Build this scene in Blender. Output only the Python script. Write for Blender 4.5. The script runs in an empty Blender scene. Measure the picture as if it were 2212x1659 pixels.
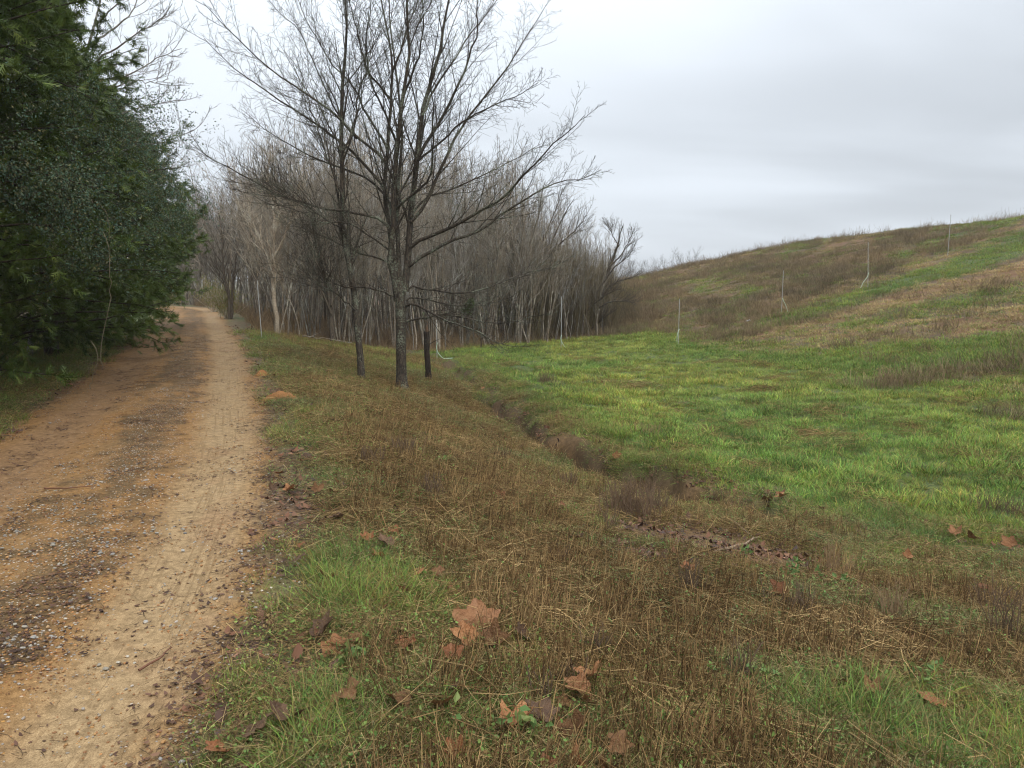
import bpy, math, random
import numpy as np
from mathutils import Vector
PI = math.pi
R = math.radians
S = bpy.context.scene
COL = S.collection
rng = np.random.default_rng(11)
random.seed(5)

# ------------------------------------------------------------------ camera
CAM_Z, PITCH, FPX = 1.65, R(7.8), 1640.0          # focal length in pixels of a 2212 px wide picture
cam_d = bpy.data.cameras.new('camera')
cam = bpy.data.objects.new('camera', cam_d); COL.objects.link(cam)
cam_d.sensor_width = 36.0
cam_d.lens = 36.0 * FPX / 2212.0
cam_d.clip_start = 0.05; cam_d.clip_end = 5000
cam.location = (0, 0, CAM_Z); cam.rotation_euler = (PI / 2 - PITCH, 0, 0)
S.camera = cam

# ------------------------------------------------------------------ sky and sun (overcast)
world = bpy.data.worlds.new('World'); S.world = world; world.use_nodes = True
SUN_EL, SUN_ROT = R(48), R(150)
def build_world():
    nt = world.node_tree; N = nt.nodes; L = nt.links; N.clear()
    out = N.new('ShaderNodeOutputWorld'); bg = N.new('ShaderNodeBackground')
    bg.inputs['Strength'].default_value = 0.1
    sky = N.new('ShaderNodeTexSky'); sky.sky_type = 'NISHITA'; sky.sun_disc = False
    sky.sun_elevation = SUN_EL; sky.sun_rotation = SUN_ROT
    tc = N.new('ShaderNodeTexCoord'); sep = N.new('ShaderNodeSeparateXYZ')
    L.new(tc.outputs['Generated'], sep.inputs[0])
    def m(op, a, b=None, clamp=False):
        n = N.new('ShaderNodeMath'); n.operation = op; n.use_clamp = clamp
        for i, v in enumerate((a, b)):
            if v is None: continue
            if isinstance(v, (int, float)): n.inputs[i].default_value = v
            else: L.new(v, n.inputs[i])
        return n.outputs[0]
    z = m('MAXIMUM', sep.outputs['Z'], 0.0)
    den = m('ADD', z, 0.16)
    cx = m('DIVIDE', sep.outputs['X'], den); cy = m('DIVIDE', sep.outputs['Y'], den)
    cmb = N.new('ShaderNodeCombineXYZ'); L.new(m('MULTIPLY', cx, 0.55), cmb.inputs[0]); L.new(cy, cmb.inputs[1])
    n1 = N.new('ShaderNodeTexNoise'); n1.inputs['Scale'].default_value = 0.8; n1.inputs['Detail'].default_value = 4
    n1.inputs['Roughness'].default_value = 0.42; n1.inputs['Distortion'].default_value = 0.25
    L.new(cmb.outputs[0], n1.inputs['Vector'])
    # overcast luminance: brighter towards the zenith
    lum = m('ADD', m('MULTIPLY', m('MULTIPLY', z, z), 1.8), 0.65)
    # clouds are thicker towards the right (+X)
    side = m('MULTIPLY', m('ADD', sep.outputs['X'], 0.25, True), 1.0, True)
    rmp = N.new('ShaderNodeMapRange'); rmp.interpolation_type = 'SMOOTHSTEP'
    rmp.inputs['From Min'].default_value = 0.36; rmp.inputs['From Max'].default_value = 0.64
    rmp.inputs['To Min'].default_value = -1.0; rmp.inputs['To Max'].default_value = 1.0
    L.new(n1.outputs['Fac'], rmp.inputs['Value'])
    amp = m('ADD', m('MULTIPLY', side, 0.17), 0.035)
    var = m('ADD', m('MULTIPLY', rmp.outputs[0], amp), 1.0)
    dark = m('SUBTRACT', 1.0, m('MULTIPLY', side, 0.22))
    v = m('MULTIPLY', m('MULTIPLY', m('MULTIPLY', lum, var), dark), 10.0)
    vc = N.new('ShaderNodeVectorMath'); vc.operation = 'SCALE'; vc.inputs[0].default_value = (0.915, 0.985, 1.07)
    L.new(v, vc.inputs['Scale'])
    mix = N.new('ShaderNodeMix'); mix.data_type = 'RGBA'; mix.inputs[0].default_value = 0.97
    L.new(sky.outputs[0], mix.inputs[6]); L.new(vc.outputs[0], mix.inputs[7])
    L.new(mix.outputs[2], bg.inputs['Color']); L.new(bg.outputs[0], out.inputs[0])
build_world()
sun_d = bpy.data.lights.new('sun', 'SUN'); sun_d.energy = 1.5; sun_d.angle = R(35); sun_d.color = (1, 0.95, 0.86)
sun = bpy.data.objects.new('sun', sun_d); COL.objects.link(sun)
sun.rotation_euler = (PI / 2 - SUN_EL, 0, PI - SUN_ROT) if False else (R(42), 0, R(30))
S.view_settings.view_transform = 'Standard'; S.view_settings.look = 'None'
S.view_settings.exposure = 0.45; S.view_settings.gamma = 1.0; S.view_settings.use_curve_mapping = False
cy = S.cycles
cy.max_bounces = 6; cy.diffuse_bounces = 3; cy.glossy_bounces = 2; cy.transmission_bounces = 4; cy.transparent_max_bounces = 4
cy.volume_bounces = 1; cy.use_denoising = True; cy.caustics_reflective = False; cy.caustics_refractive = False
cy.sample_clamp_indirect = 4; cy.filter_width = 1.15

# ------------------------------------------------------------------ numeric helpers
def _h(ix, iy, seed):
    h = (ix.astype(np.int64) * 374761393 + iy.astype(np.int64) * 668265263 + seed * 1442695041) & 0xffffffff
    h = ((h ^ (h >> 13)) * 1274126177) & 0xffffffff
    h = h ^ (h >> 16)
    return (h & 0xffff) / 65535.0
def vnoise(x, y, seed=0):
    x = np.asarray(x, float); y = np.asarray(y, float)
    ix = np.floor(x); iy = np.floor(y); fx = x - ix; fy = y - iy
    fx = fx * fx * (3 - 2 * fx); fy = fy * fy * (3 - 2 * fy)
    ix = ix.astype(np.int64); iy = iy.astype(np.int64)
    a = _h(ix, iy, seed); b = _h(ix + 1, iy, seed); c = _h(ix, iy + 1, seed); d = _h(ix + 1, iy + 1, seed)
    return (a * (1 - fx) + b * fx) * (1 - fy) + (c * (1 - fx) + d * fx) * fy
def fbm(x, y, f=1.0, o=4, seed=0, g=0.5):
    t = 0; a = 1; s = 0
    for i in range(o):
        t = t + a * vnoise(x * f + 17.3 * i, y * f - 9.1 * i, seed + i * 7); s += a; a *= g; f *= 2.03
    return t / s
def sm(a, b, x):
    t = np.clip((x - a) / (b - a), 0, 1); return t * t * (3 - 2 * t)
def softplus(x, k): return k * np.logaddexp(0, x / k)
def smooth_poly(P, n=8):
    P = np.array(P, float); out = []
    Q = np.vstack([2 * P[0] - P[1], P, 2 * P[-1] - P[-2]])
    for i in range(1, len(Q) - 2):
        for t in np.linspace(0, 1, n, endpoint=False):
            p0, p1, p2, p3 = Q[i - 1], Q[i], Q[i + 1], Q[i + 2]
            out.append(0.5 * ((2 * p1) + (-p0 + p2) * t + (2 * p0 - 5 * p1 + 4 * p2 - p3) * t * t + (-p0 + 3 * p1 - 3 * p2 + p3) * t ** 3))
    out.append(P[-1]); return np.array(out)
def poly_sd(P, x, y):
    """signed distance (positive to the right of the direction of travel) and arc length"""
    x = np.asarray(x, float); y = np.asarray(y, float)
    best = np.full(x.shape, 1e9); sg = np.zeros(x.shape); ss = np.zeros(x.shape); acc = 0.0
    for i in range(len(P) - 1):
        ax, ay = P[i]; dx, dy = P[i + 1] - P[i]; l2 = dx * dx + dy * dy; l = math.sqrt(l2)
        t = ((x - ax) * dx + (y - ay) * dy) / l2
        lo = -1e9 if i == 0 else 0; hi = 1e9 if i == len(P) - 2 else 1
        t = np.clip(t, lo, hi)
        ex = x - ax - t * dx; ey = y - ay - t * dy; d = np.hypot(ex, ey)
        w = d < best
        best = np.where(w, d, best); sg = np.where(w, np.sign(ex * dy - ey * dx), sg); ss = np.where(w, acc + t * l, ss)
        acc += l
    return best * sg, ss

# ------------------------------------------------------------------ lie of the land
ROAD = smooth_poly([(-2.6, -40), (-2.4, -6), (-2.36, 0.5), (-2.48, 2.4), (-2.76, 3.8), (-3.65, 6.9), (-5.15, 11), (-7.6, 17.5), (-12.2, 28.6), (-17.4, 41),
                    (-20.2, 45.5), (-25, 48.5), (-34, 50), (-60, 52)], 3)
GULLY = smooth_poly([(40, 3.6), (16, 4.6), (9, 5.4), (5, 6.7), (3.1, 7.9), (1.95, 9.1), (1.1, 10.4), (0.3, 13.6), (-0.5, 17.0), (-1.76, 22.7), (-4, 31), (-9, 48), (-16, 90)], 3)
HW = 1.32
def hill_d(x, y): return (x - 11) * .95 + (y - 16.3) * .31
def hill_th(x, y):
    dx, dy = x - 5.2, y - 28.0; return np.degrees(np.arctan2(dy, dx)) + (fbm(x, y, .25, 3, 94) - .5) * 6, np.hypot(dx, dy)
def crest_y(x): return np.interp(x, [-60, 8, 15, 19, 23, 27, 32, 45, 80], [62, 62.5, 63.6, 63.6, 62, 57, 47, 38, 25])
def H(x, y, detail=True):
    x = np.asarray(x, float); y = np.asarray(y, float)
    q, s = poly_sd(ROAD, x, y); g, gs = poly_sd(GULLY, x, y)
    dr = np.maximum(q - HW - 0.25, 0)
    f = np.where(g > 0, 1.0, dr / (dr + np.abs(g) + 1e-6))
    f = np.where(q < 0, 0, f)
    z = -0.9 * sm(0.0, 1.0, f)
    # ruts and crown of the road
    on = 1 - sm(HW - .1, HW + .5, np.abs(q))
    z = z + on * (0.03 * np.exp(-(q / .45) ** 2) - 0.03 * np.exp(-((np.abs(q) - .84) / .27) ** 2))
    # left bank
    z = z + 0.10 * sm(HW, HW + 2.0, -q)
    # rut of the gully
    gm = sm(5.0, 6.8, y) * (1 - sm(21.5, 25.5, y)) * (1 - sm(2.4, 3.6, x)) * sm(.28, .42, fbm(x, y, .9, 3, 5)) * 1.2
    wob = (fbm(x, y, 1.6, 3, 21) - .5) * .9
    gw = .15 + .012 * y
    z = z - gm * 0.24 * np.exp(-((g + wob + gw * .5) / gw) ** 2) + gm * .11 * sm(-.02, .10, g + wob) * (1 - sm(.6, 3.0, g + wob))
    # the long grassed slope on the right
    d = hill_d(x, y)
    hz = .225 * softplus(d, 1.1)
    z = z + hz
    e = y - crest_y(x) + 2.5 * (fbm(x, y, .09, 3, 77) - .5)
    z = z - .31 * softplus(e, 1.6) * sm(-6, 4, d)
    z = np.where(e > 0, np.maximum(z, -2.2), z)
    if detail:
        off = sm(HW - .2, HW + .8, np.abs(q))
        z = z + off * ((fbm(x, y, .45, 3, 3) - .5) * .16 + (fbm(x, y, 3.1, 3, 9) - .5) * .07)
        z = z + off * sm(8, 40, np.hypot(x, y)) * sm(0, 6, d) * (fbm(x * .6, y, .5, 4, 31) - .5) * .28
        z = z + (1 - off) * (fbm(x, y, 1.8, 2, 13) - .5) * .016
    return z
cp, sp = math.cos(PITCH), math.sin(PITCH)
def ray(u, v):
    a = (u - 1106) / FPX; b = (829.5 - v) / FPX
    return np.array([a, cp + b * sp, -sp + b * cp])
def at(u, v, y):
    r = ray(u, v); t = y / r[1]; return np.array([r[0] * t, y, CAM_Z + r[2] * t])
def gp(u, v):
    """the ground point seen at a pixel of the photograph"""
    r = ray(u, v); t = 1.5 * 1.008 ** np.arange(640)
    P = np.array([0, 0, CAM_Z]) + r * t[:, None]
    k = np.argmax(P[:, 2] < H(P[:, 0], P[:, 1]))
    p = P[k]
    return p[0], p[1], float(H(p[0], p[1]))

# ------------------------------------------------------------------ mesh and object helpers
def mesh_np(name, V, quads=None, tris=None, mat=None, smooth=True, attrs=None):
    me = bpy.data.meshes.new(name)
    V = np.asarray(V, np.float32)
    q = np.zeros((0, 4), int) if quads is None or len(quads) == 0 else np.asarray(quads, int)
    t = np.zeros((0, 3), int) if tris is None or len(tris) == 0 else np.asarray(tris, int)
    me.vertices.add(len(V)); me.vertices.foreach_set('co', V.ravel())
    nl = len(q) * 4 + len(t) * 3
    me.loops.add(nl); me.loops.foreach_set('vertex_index', np.concatenate([q.ravel(), t.ravel()]).astype(np.int32))
    me.polygons.add(len(q) + len(t))
    st = np.concatenate([np.arange(len(q)) * 4, len(q) * 4 + np.arange(len(t)) * 3]).astype(np.int32)
    me.polygons.foreach_set('loop_start', st)
    me.update(calc_edges=True)
    me.polygons.foreach_set('use_smooth', np.full(len(q) + len(t), bool(smooth)))
    for k, (typ, arr) in (attrs or {}).items():
        a = me.attributes.new(k, typ, 'POINT')
        arr = np.asarray(arr, np.float32)
        a.data.foreach_set({'FLOAT': 'value', 'FLOAT_COLOR': 'color', 'FLOAT_VECTOR': 'vector'}[typ], arr.ravel())
    if mat: me.materials.append(mat)
    me.validate(verbose=False); me.update()
    return me
def put(name, me, parent=None, loc=(0, 0, 0), rot=(0, 0, 0), scale=None):
    o = bpy.data.objects.new(name, me); COL.objects.link(o); o.location = loc; o.rotation_euler = rot
    if scale is not None: o.scale = (scale,) * 3 if isinstance(scale, (int, float)) else scale
    if parent: o.parent = parent
    return o
def tag(o, label=None, cat=None, group=None, kind=None):
    if label: o['label'] = label
    if cat: o['category'] = cat
    if group: o['group'] = group
    if kind: o['kind'] = kind
    return o
def thing(name, label, cat, loc=(0, 0, 0), group=None):
    o = bpy.data.objects.new(name, None); COL.objects.link(o); o.location = loc; o.empty_display_size = .2
    return tag(o, label, cat, group)
def dup(root, loc, rz, scale=1.0, label=None, group=None, tilt=(0, 0)):
    r = root.copy(); COL.objects.link(r); r.location = loc; r.rotation_euler = (tilt[0], tilt[1], rz)
    r.scale = (scale,) * 3 if isinstance(scale, (int, float)) else scale
    if label: r['label'] = label
    if group: r['group'] = group
    for ch in root.children:
        c = ch.copy(); COL.objects.link(c); c.parent = r
        for g in ch.children:
            d = g.copy(); COL.objects.link(d); d.parent = c
    return r

# ------------------------------------------------------------------ materials
def nodes_of(name):
    m = bpy.data.materials.new(name); m.use_nodes = True
    nt = m.node_tree; nt.nodes.clear()
    return m, nt, nt.nodes, nt.links
class NB:
    def __init__(s, nt): s.N = nt.nodes; s.L = nt.links
    def n(s, t, **kw):
        x = s.N.new(t)
        for k, v in kw.items(): setattr(x, k, v)
        return x
    def l(s, a, b): s.L.new(a, b)
    def math(s, op, a, b=None, clamp=False):
        x = s.n('ShaderNodeMath', operation=op, use_clamp=clamp)
        for i, v in enumerate((a, b)):
            if v is None: continue
            if isinstance(v, (int, float)): x.inputs[i].default_value = v
            else: s.l(v, x.inputs[i])
        return x.outputs[0]
    def mix(s, f, a, b, blend='MIX'):
        x = s.n('ShaderNodeMix', data_type='RGBA', blend_type=blend)
        for i, v in ((0, f), (6, a), (7, b)):
            if isinstance(v, (int, float)): x.inputs[i].default_value = v
            elif isinstance(v, tuple): x.inputs[i].default_value = (*v, 1)
            else: s.l(v, x.inputs[i])
        return x.outputs[2]
    def noise(s, vec, scale, detail=3, rough=.55, dist=0):
        x = s.n('ShaderNodeTexNoise'); x.inputs['Scale'].default_value = scale; x.inputs['Detail'].default_value = detail
        x.inputs['Roughness'].default_value = rough; x.inputs['Distortion'].default_value = dist
        if vec is not None: s.l(vec, x.inputs['Vector'])
        return x.outputs['Fac']
    def ramp(s, v, a, b, lo=0., hi=1.):
        x = s.n('ShaderNodeMapRange', interpolation_type='SMOOTHSTEP')
        x.inputs['From Min'].default_value = a; x.inputs['From Max'].default_value = b
        x.inputs['To Min'].default_value = lo; x.inputs['To Max'].default_value = hi
        s.l(v, x.inputs['Value']); return x.outputs[0]
    def attr(s, name, typ='GEOMETRY'):
        return s.n('ShaderNodeAttribute', attribute_name=name, attribute_type=typ)
def finish(b, color, rough=.7, spec=.3, transl=0., bump=None, bstr=.5, bdist=.01):
    p = b.n('ShaderNodeBsdfPrincipled'); p.inputs['Specular IOR Level'].default_value = spec
    if isinstance(rough, (int, float)): p.inputs['Roughness'].default_value = rough
    else: b.l(rough, p.inputs['Roughness'])
    if isinstance(color, tuple): p.inputs['Base Color'].default_value = (*color, 1)
    else: b.l(color, p.inputs['Base Color'])
    if bump is not None:
        bp = b.n('ShaderNodeBump'); bp.inputs['Strength'].default_value = bstr; bp.inputs['Distance'].default_value = bdist
        b.l(bump, bp.inputs['Height']); b.l(bp.outputs[0], p.inputs['Normal'])
    out = b.n('ShaderNodeOutputMaterial'); sh = p.outputs[0]
    if transl > 0:
        t = b.n('ShaderNodeBsdfTranslucent')
        if isinstance(color, tuple): t.inputs[0].default_value = (*color, 1)
        else: b.l(color, t.inputs[0])
        mx = b.n('ShaderNodeMixShader'); mx.inputs[0].default_value = transl
        b.l(p.outputs[0], mx.inputs[1]); b.l(t.outputs[0], mx.inputs[2]); sh = mx.outputs[0]
    b.l(sh, out.inputs['Surface'])

def mat_stuff(name, rough=.55, spec=.35, transl=.25):
    m, nt, N, L = nodes_of(name); b = NB(nt)
    c = b.mix(1.0, b.attr('pc').outputs['Color'], b.attr('tint', 'INSTANCER').outputs['Color'], 'MULTIPLY')
    finish(b, c, rough, spec, transl); return m
M_BLADE = mat_stuff('plant_blades', .55, .14, .3); M_DRY = mat_stuff('dry_stalks', .85, .05, .1)
M_STONE = mat_stuff('pebble', .6, .25, 0); M_LITTER = mat_stuff('leaf_litter', .6, .15, .1)

def mat_bark(name, base, lichen, amount=.5, dark=(.02, .017, .014), scale=1.0, rand=0.):
    m, nt, N, L = nodes_of(name); b = NB(nt)
    geo = b.n('ShaderNodeTexCoord').outputs['Object']
    mp = b.n('ShaderNodeMapping'); mp.inputs['Scale'].default_value = (1, 1, .22); b.l(geo, mp.inputs[0])
    fur = b.noise(mp.outputs[0], 55 * scale, 4, .65, .4)
    c = b.mix(b.ramp(fur, .35, .65), dark, base)
    li = b.ramp(b.math('ADD', b.math('MULTIPLY', b.noise(geo, 2.3, 2), .5), b.math('MULTIPLY', b.noise(geo, 38 * scale, 3, .6), .5)), .56 - .12 * amount, .66 - .1 * amount)
    c = b.mix(b.math('MULTIPLY', li, .85), c, lichen)
    if rand:
        r = b.n('ShaderNodeObjectInfo').outputs['Random']
        c = b.mix(1.0, c, b.mix(r, (1 - rand, 1 - rand * .9, 1 - rand * .85), (1 + rand, 1 + rand, 1 + rand * .9)), 'MULTIPLY')
    finish(b, c, .85, .10, 0, fur, .7, .01); return m
M_BARK = mat_bark('grey_bark', (.080, .062, .046), (.17, .185, .135), .5)
M_BARK_DARK = mat_bark('wet_dark_bark', (.05, .036, .027), (.09, .085, .065), .2)
M_TWIG = mat_bark('thicket_bark', (.31, .25, .185), (.42, .39, .32), .5, (.16, .12, .085), 1, .35)
M_TWIG3 = mat_bark('thicket_trunk_bark', (.17, .135, .10), (.34, .32, .27), .55, (.06, .045, .034), 1, .4)
M_TWIG2 = mat_bark('grey_thicket_bark', (.26, .215, .165), (.36, .34, .285), .5, (.09, .07, .052), 1, .3)
M_PALE = mat_bark('pale_bark', (.22, .195, .165), (.42, .41, .38), .6, (.09, .075, .06), 1, .2)
M_WILLOW = mat_bark('willow_bark', (.11, .085, .06), (.15, .14, .11), .2, (.03, .025, .02))

def mat_plain(name, col, rough=.6, spec=.3, transl=0, nscale=8, var=.25, rand=0., bump=0):
    m, nt, N, L = nodes_of(name); b = NB(nt)
    geo = b.n('ShaderNodeTexCoord').outputs['Object']
    n = b.noise(geo, nscale, 4, .6)
    c = b.mix(n, tuple(x * (1 - var) for x in col), tuple(x * (1 + var) for x in col))
    if rand:
        r = b.n('ShaderNodeObjectInfo').outputs['Random']
        c = b.mix(1.0, c, b.mix(r, (1 - rand,) * 3, (1 + rand, 1 + rand * .8, 1 + rand * .6)), 'MULTIPLY')
    finish(b, c, rough, spec, transl, n if bump else None, .6, bump or .01); return m
def mat_foliage(name, a, c2, tip, transl=.2, rough=.5):
    m, nt, N, L = nodes_of(name); b = NB(nt)
    geo = b.n('ShaderNodeTexCoord').outputs['Object']
    n = b.ramp(b.noise(geo, .9, 3, .6), .35, .65)
    c = b.mix(n, a, c2)
    c = b.mix(b.attr('var').outputs['Fac'], c, tip)
    finish(b, c, rough, .14, transl); return m
M_CEDAR = mat_foliage('cedar_foliage', (.042, .070, .016), (.070, .105, .022), (.12, .15, .03))
M_VINE = mat_foliage('honeysuckle_leaves', (.05, .095, .062), (.075, .13, .085), (.17, .155, .07), .2, .32)
M_BUSH = mat_foliage('bush_leaves', (.10, .12, .03), (.16, .16, .04), (.28, .20, .06), .3)
M_YBUSH = mat_foliage('yellow_bush_leaves', (.22, .17, .05), (.30, .21, .06), (.38, .26, .09), .3)

# the ground: base colour and wear come with the mesh, grain and stones from the nodes
def mat_ground():
    m, nt, N, L = nodes_of('earth'); b = NB(nt)
    pos = b.n('ShaderNodeNewGeometry').outputs['Position']
    base = b.attr('base').outputs['Color']
    grav = b.attr('grav').outputs['Fac']; sand = b.attr('sand').outputs['Fac']
    q = b.attr('lateral').outputs['Fac']; s_ = b.attr('along').outputs['Fac']
    fine = b.noise(pos, 190, 3, .7); mid = b.noise(pos, 24, 4, .62); lump = b.noise(pos, 5, 3, .5)
    c = b.mix(b.ramp(fine, .25, .75), b.mix(1.0, base, (.62, .58, .55), 'MULTIPLY'), b.mix(1.0, base, (1.32, 1.34, 1.36), 'MULTIPLY'))
    c = b.mix(1.0, c, b.mix(b.ramp(mid, .3, .7), (.72, .70, .68), (1.2, 1.2, 1.2)), 'MULTIPLY')
    # tyre lines along the wheel tracks
    cm = b.n('ShaderNodeCombineXYZ'); b.l(b.math('MULTIPLY', q, 48.0), cm.inputs[0]); b.l(b.math('MULTIPLY', s_, .6), cm.inputs[1])
    tread = b.noise(cm.outputs[0], 1.0, 3, .6)
    cm2 = b.n('ShaderNodeCombineXYZ'); b.l(b.math('MULTIPLY', q, 9.0), cm2.inputs[0]); b.l(b.math('MULTIPLY', s_, 34.0), cm2.inputs[1])
    lugs = b.noise(cm2.outputs[0], 1.0, 2, .5)
    line = b.math('MULTIPLY', b.math('MULTIPLY', b.ramp(tread, .54, .66), b.ramp(mid, .3, .6)), sand)
    c = b.mix(b.math('MULTIPLY', line, .5), c, b.mix(1.0, c, (.55, .48, .42), 'MULTIPLY'))
    c = b.mix(b.math('MULTIPLY', b.math('MULTIPLY', b.ramp(lugs, .60, .68), line), .5), c, (.13, .085, .05))
    # stones pressed into the surface
    vo = b.n('ShaderNodeTexVoronoi'); vo.inputs['Scale'].default_value = 52; b.l(pos, vo.inputs['Vector'])
    sepc = b.n('ShaderNodeSeparateColor'); b.l(vo.outputs['Color'], sepc.inputs[0])
    stone = b.mix(b.ramp(sepc.outputs[0], .45, .95), (.25, .12, .045), (.42, .38, .33))
    stone = b.mix(b.ramp(sepc.outputs[1], .6, .9), stone, (.36, .19, .06))
    mask = b.math('MULTIPLY', b.ramp(vo.outputs['Distance'], .42, .30), b.ramp(b.math('ADD', sepc.outputs[2], grav), 1.0, 1.12))
    c = b.mix(mask, c, stone)
    h = b.math('ADD', b.math('MULTIPLY', fine, .22), b.math('MULTIPLY', mid, .2))
    h = b.math('ADD', h, b.math('MULTIPLY', mask, .5))
    h = b.math('SUBTRACT', h, b.math('MULTIPLY', line, .30))
    finish(b, c, b.ramp(lump, .3, .7, .7, .9), .10, 0, h, .7, .014)
    return m
M_GROUND = mat_ground()

# ------------------------------------------------------------------ where the ground is green, brown, bare
BLOBS = []   # (x, y, radius along x, radius along y, weight) : + green, - dead and brown
for u, v, ru, rv, w in [
    # green spots, seen at these places in the picture
    (560, 735, .5, 3.0, .9), (600, 790, .5, 1.6, .9), (650, 880, .45, 1.0, .5), (690, 960, .4, .9, .8), (720, 1020, .35, .5, .7),
    (740, 1270, .35, .75, 1.6), (850, 1330, .4, .35, .6), (1350, 1010, .6, .7, .5), (1300, 1090, .35, .5, .4), (960, 1560, .6, .4, .35), (1150, 1480, .5, .25, .2),
    (2090, 1580, .75, .45, 2.0), (1780, 1500, .5, .3, .35), (1900, 1240, 1.0, .6, .6), (2150, 1150, 1.3, 1.2, .8), (1330, 1130, .4, .4, .4), (700, 1540, .3, .3, .5), (640, 1640, .4, .3, .3),
    (900, 800, 1.2, 1.6, .5), (1000, 830, 1.2, 1.2, .45), (700, 760, 1.0, 3.5, .25), (1500, 1520, .8, .4, .15), (1000, 1640, 1.2, .3, .25), (1350, 1580, .5, .2, .15), (1130, 1330, .8, .4, .2), (620, 930, .5, 2.0, .3), (1850, 1640, .7, .2, .5),
    # dead and brown
    (700, 780, .9, 1.8, -.9), (880, 900, 1.6, 1.6, -.7), (1000, 880, 1.3, 1.6, -.8), (900, 1000, 1.3, 1.2, -.9), (1000, 1080, 1.2, .9, -.8),
    (1100, 960, .9, 1.2, -.6), (1500, 1150, 1.0, .8, -1.2), (1550, 1220, .8, .5, -1.0), (1750, 1380, 1.0, .5, -1.1), (1500, 1400, .8, .4, -.8),
    (2080, 1300, .6, .4, -.9), (1400, 930, .5, .5, -.9), (1250, 1260, .9, .4, -.6), (1900, 1420, .7, .4, -.8), (950, 1230, .7, .5, -.5), (1150, 1180, .8, .5, -.5),
    (1640, 1060, 1.0, .5, -.6), (1180, 830, .7, 1.6, -.7)]:
    x, y, z = gp(u, v); BLOBS.append((x, y, ru, rv, w))
RX, RY, _ = gp(2000, 840)
def green_of(x, y):
    g, _ = poly_sd(GULLY, x, y); q, _ = poly_sd(ROAD, x, y); d = hill_d(x, y)
    G = 0.47 + 0.45 * sm(-.1, .7, g + (fbm(x, y, .9, 3, 61) - .5) * 1.6)
    for bx, by, ra, rb, w in BLOBS:
        G = G + w * (.5 if w > 0 else .42) * np.exp(-((x - bx) / ra) ** 2 - ((y - by) / rb) ** 2)
    # hill: bands of green and dead grass that climb the slope from its left foot
    th, rr = hill_th(x, y)
    hn = fbm(th * .13, rr * .085, 1.0, 4, 91)
    hg = .28 + .50 * np.exp(-((th - 23) / 6.5) ** 2) - .34 * np.exp(-((th - 5) / 9.) ** 2) + .30 * np.exp(-((th + 52) / 20.) ** 2) + 1.0 * (hn - .5)
    hg = hg + .03 * sm(31, 35, th)
    dn = d + (fbm(x, y, .35, 3, 93) - .5) * 3.5; G = G * (1 - sm(-1.6, .8, dn)) + hg * sm(-1.6, .8, dn)
    G = np.where(q < 0, .42 + .6 * np.exp(-((-q - HW - .9) / .5) ** 2) * (y > 7) + .3 * (fbm(x, y, .5, 3, 44) - .5), G)
    return np.clip(G + (fbm(x, y, 1.5, 4, 51) - .5) * .85, 0, 1.1)

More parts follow.
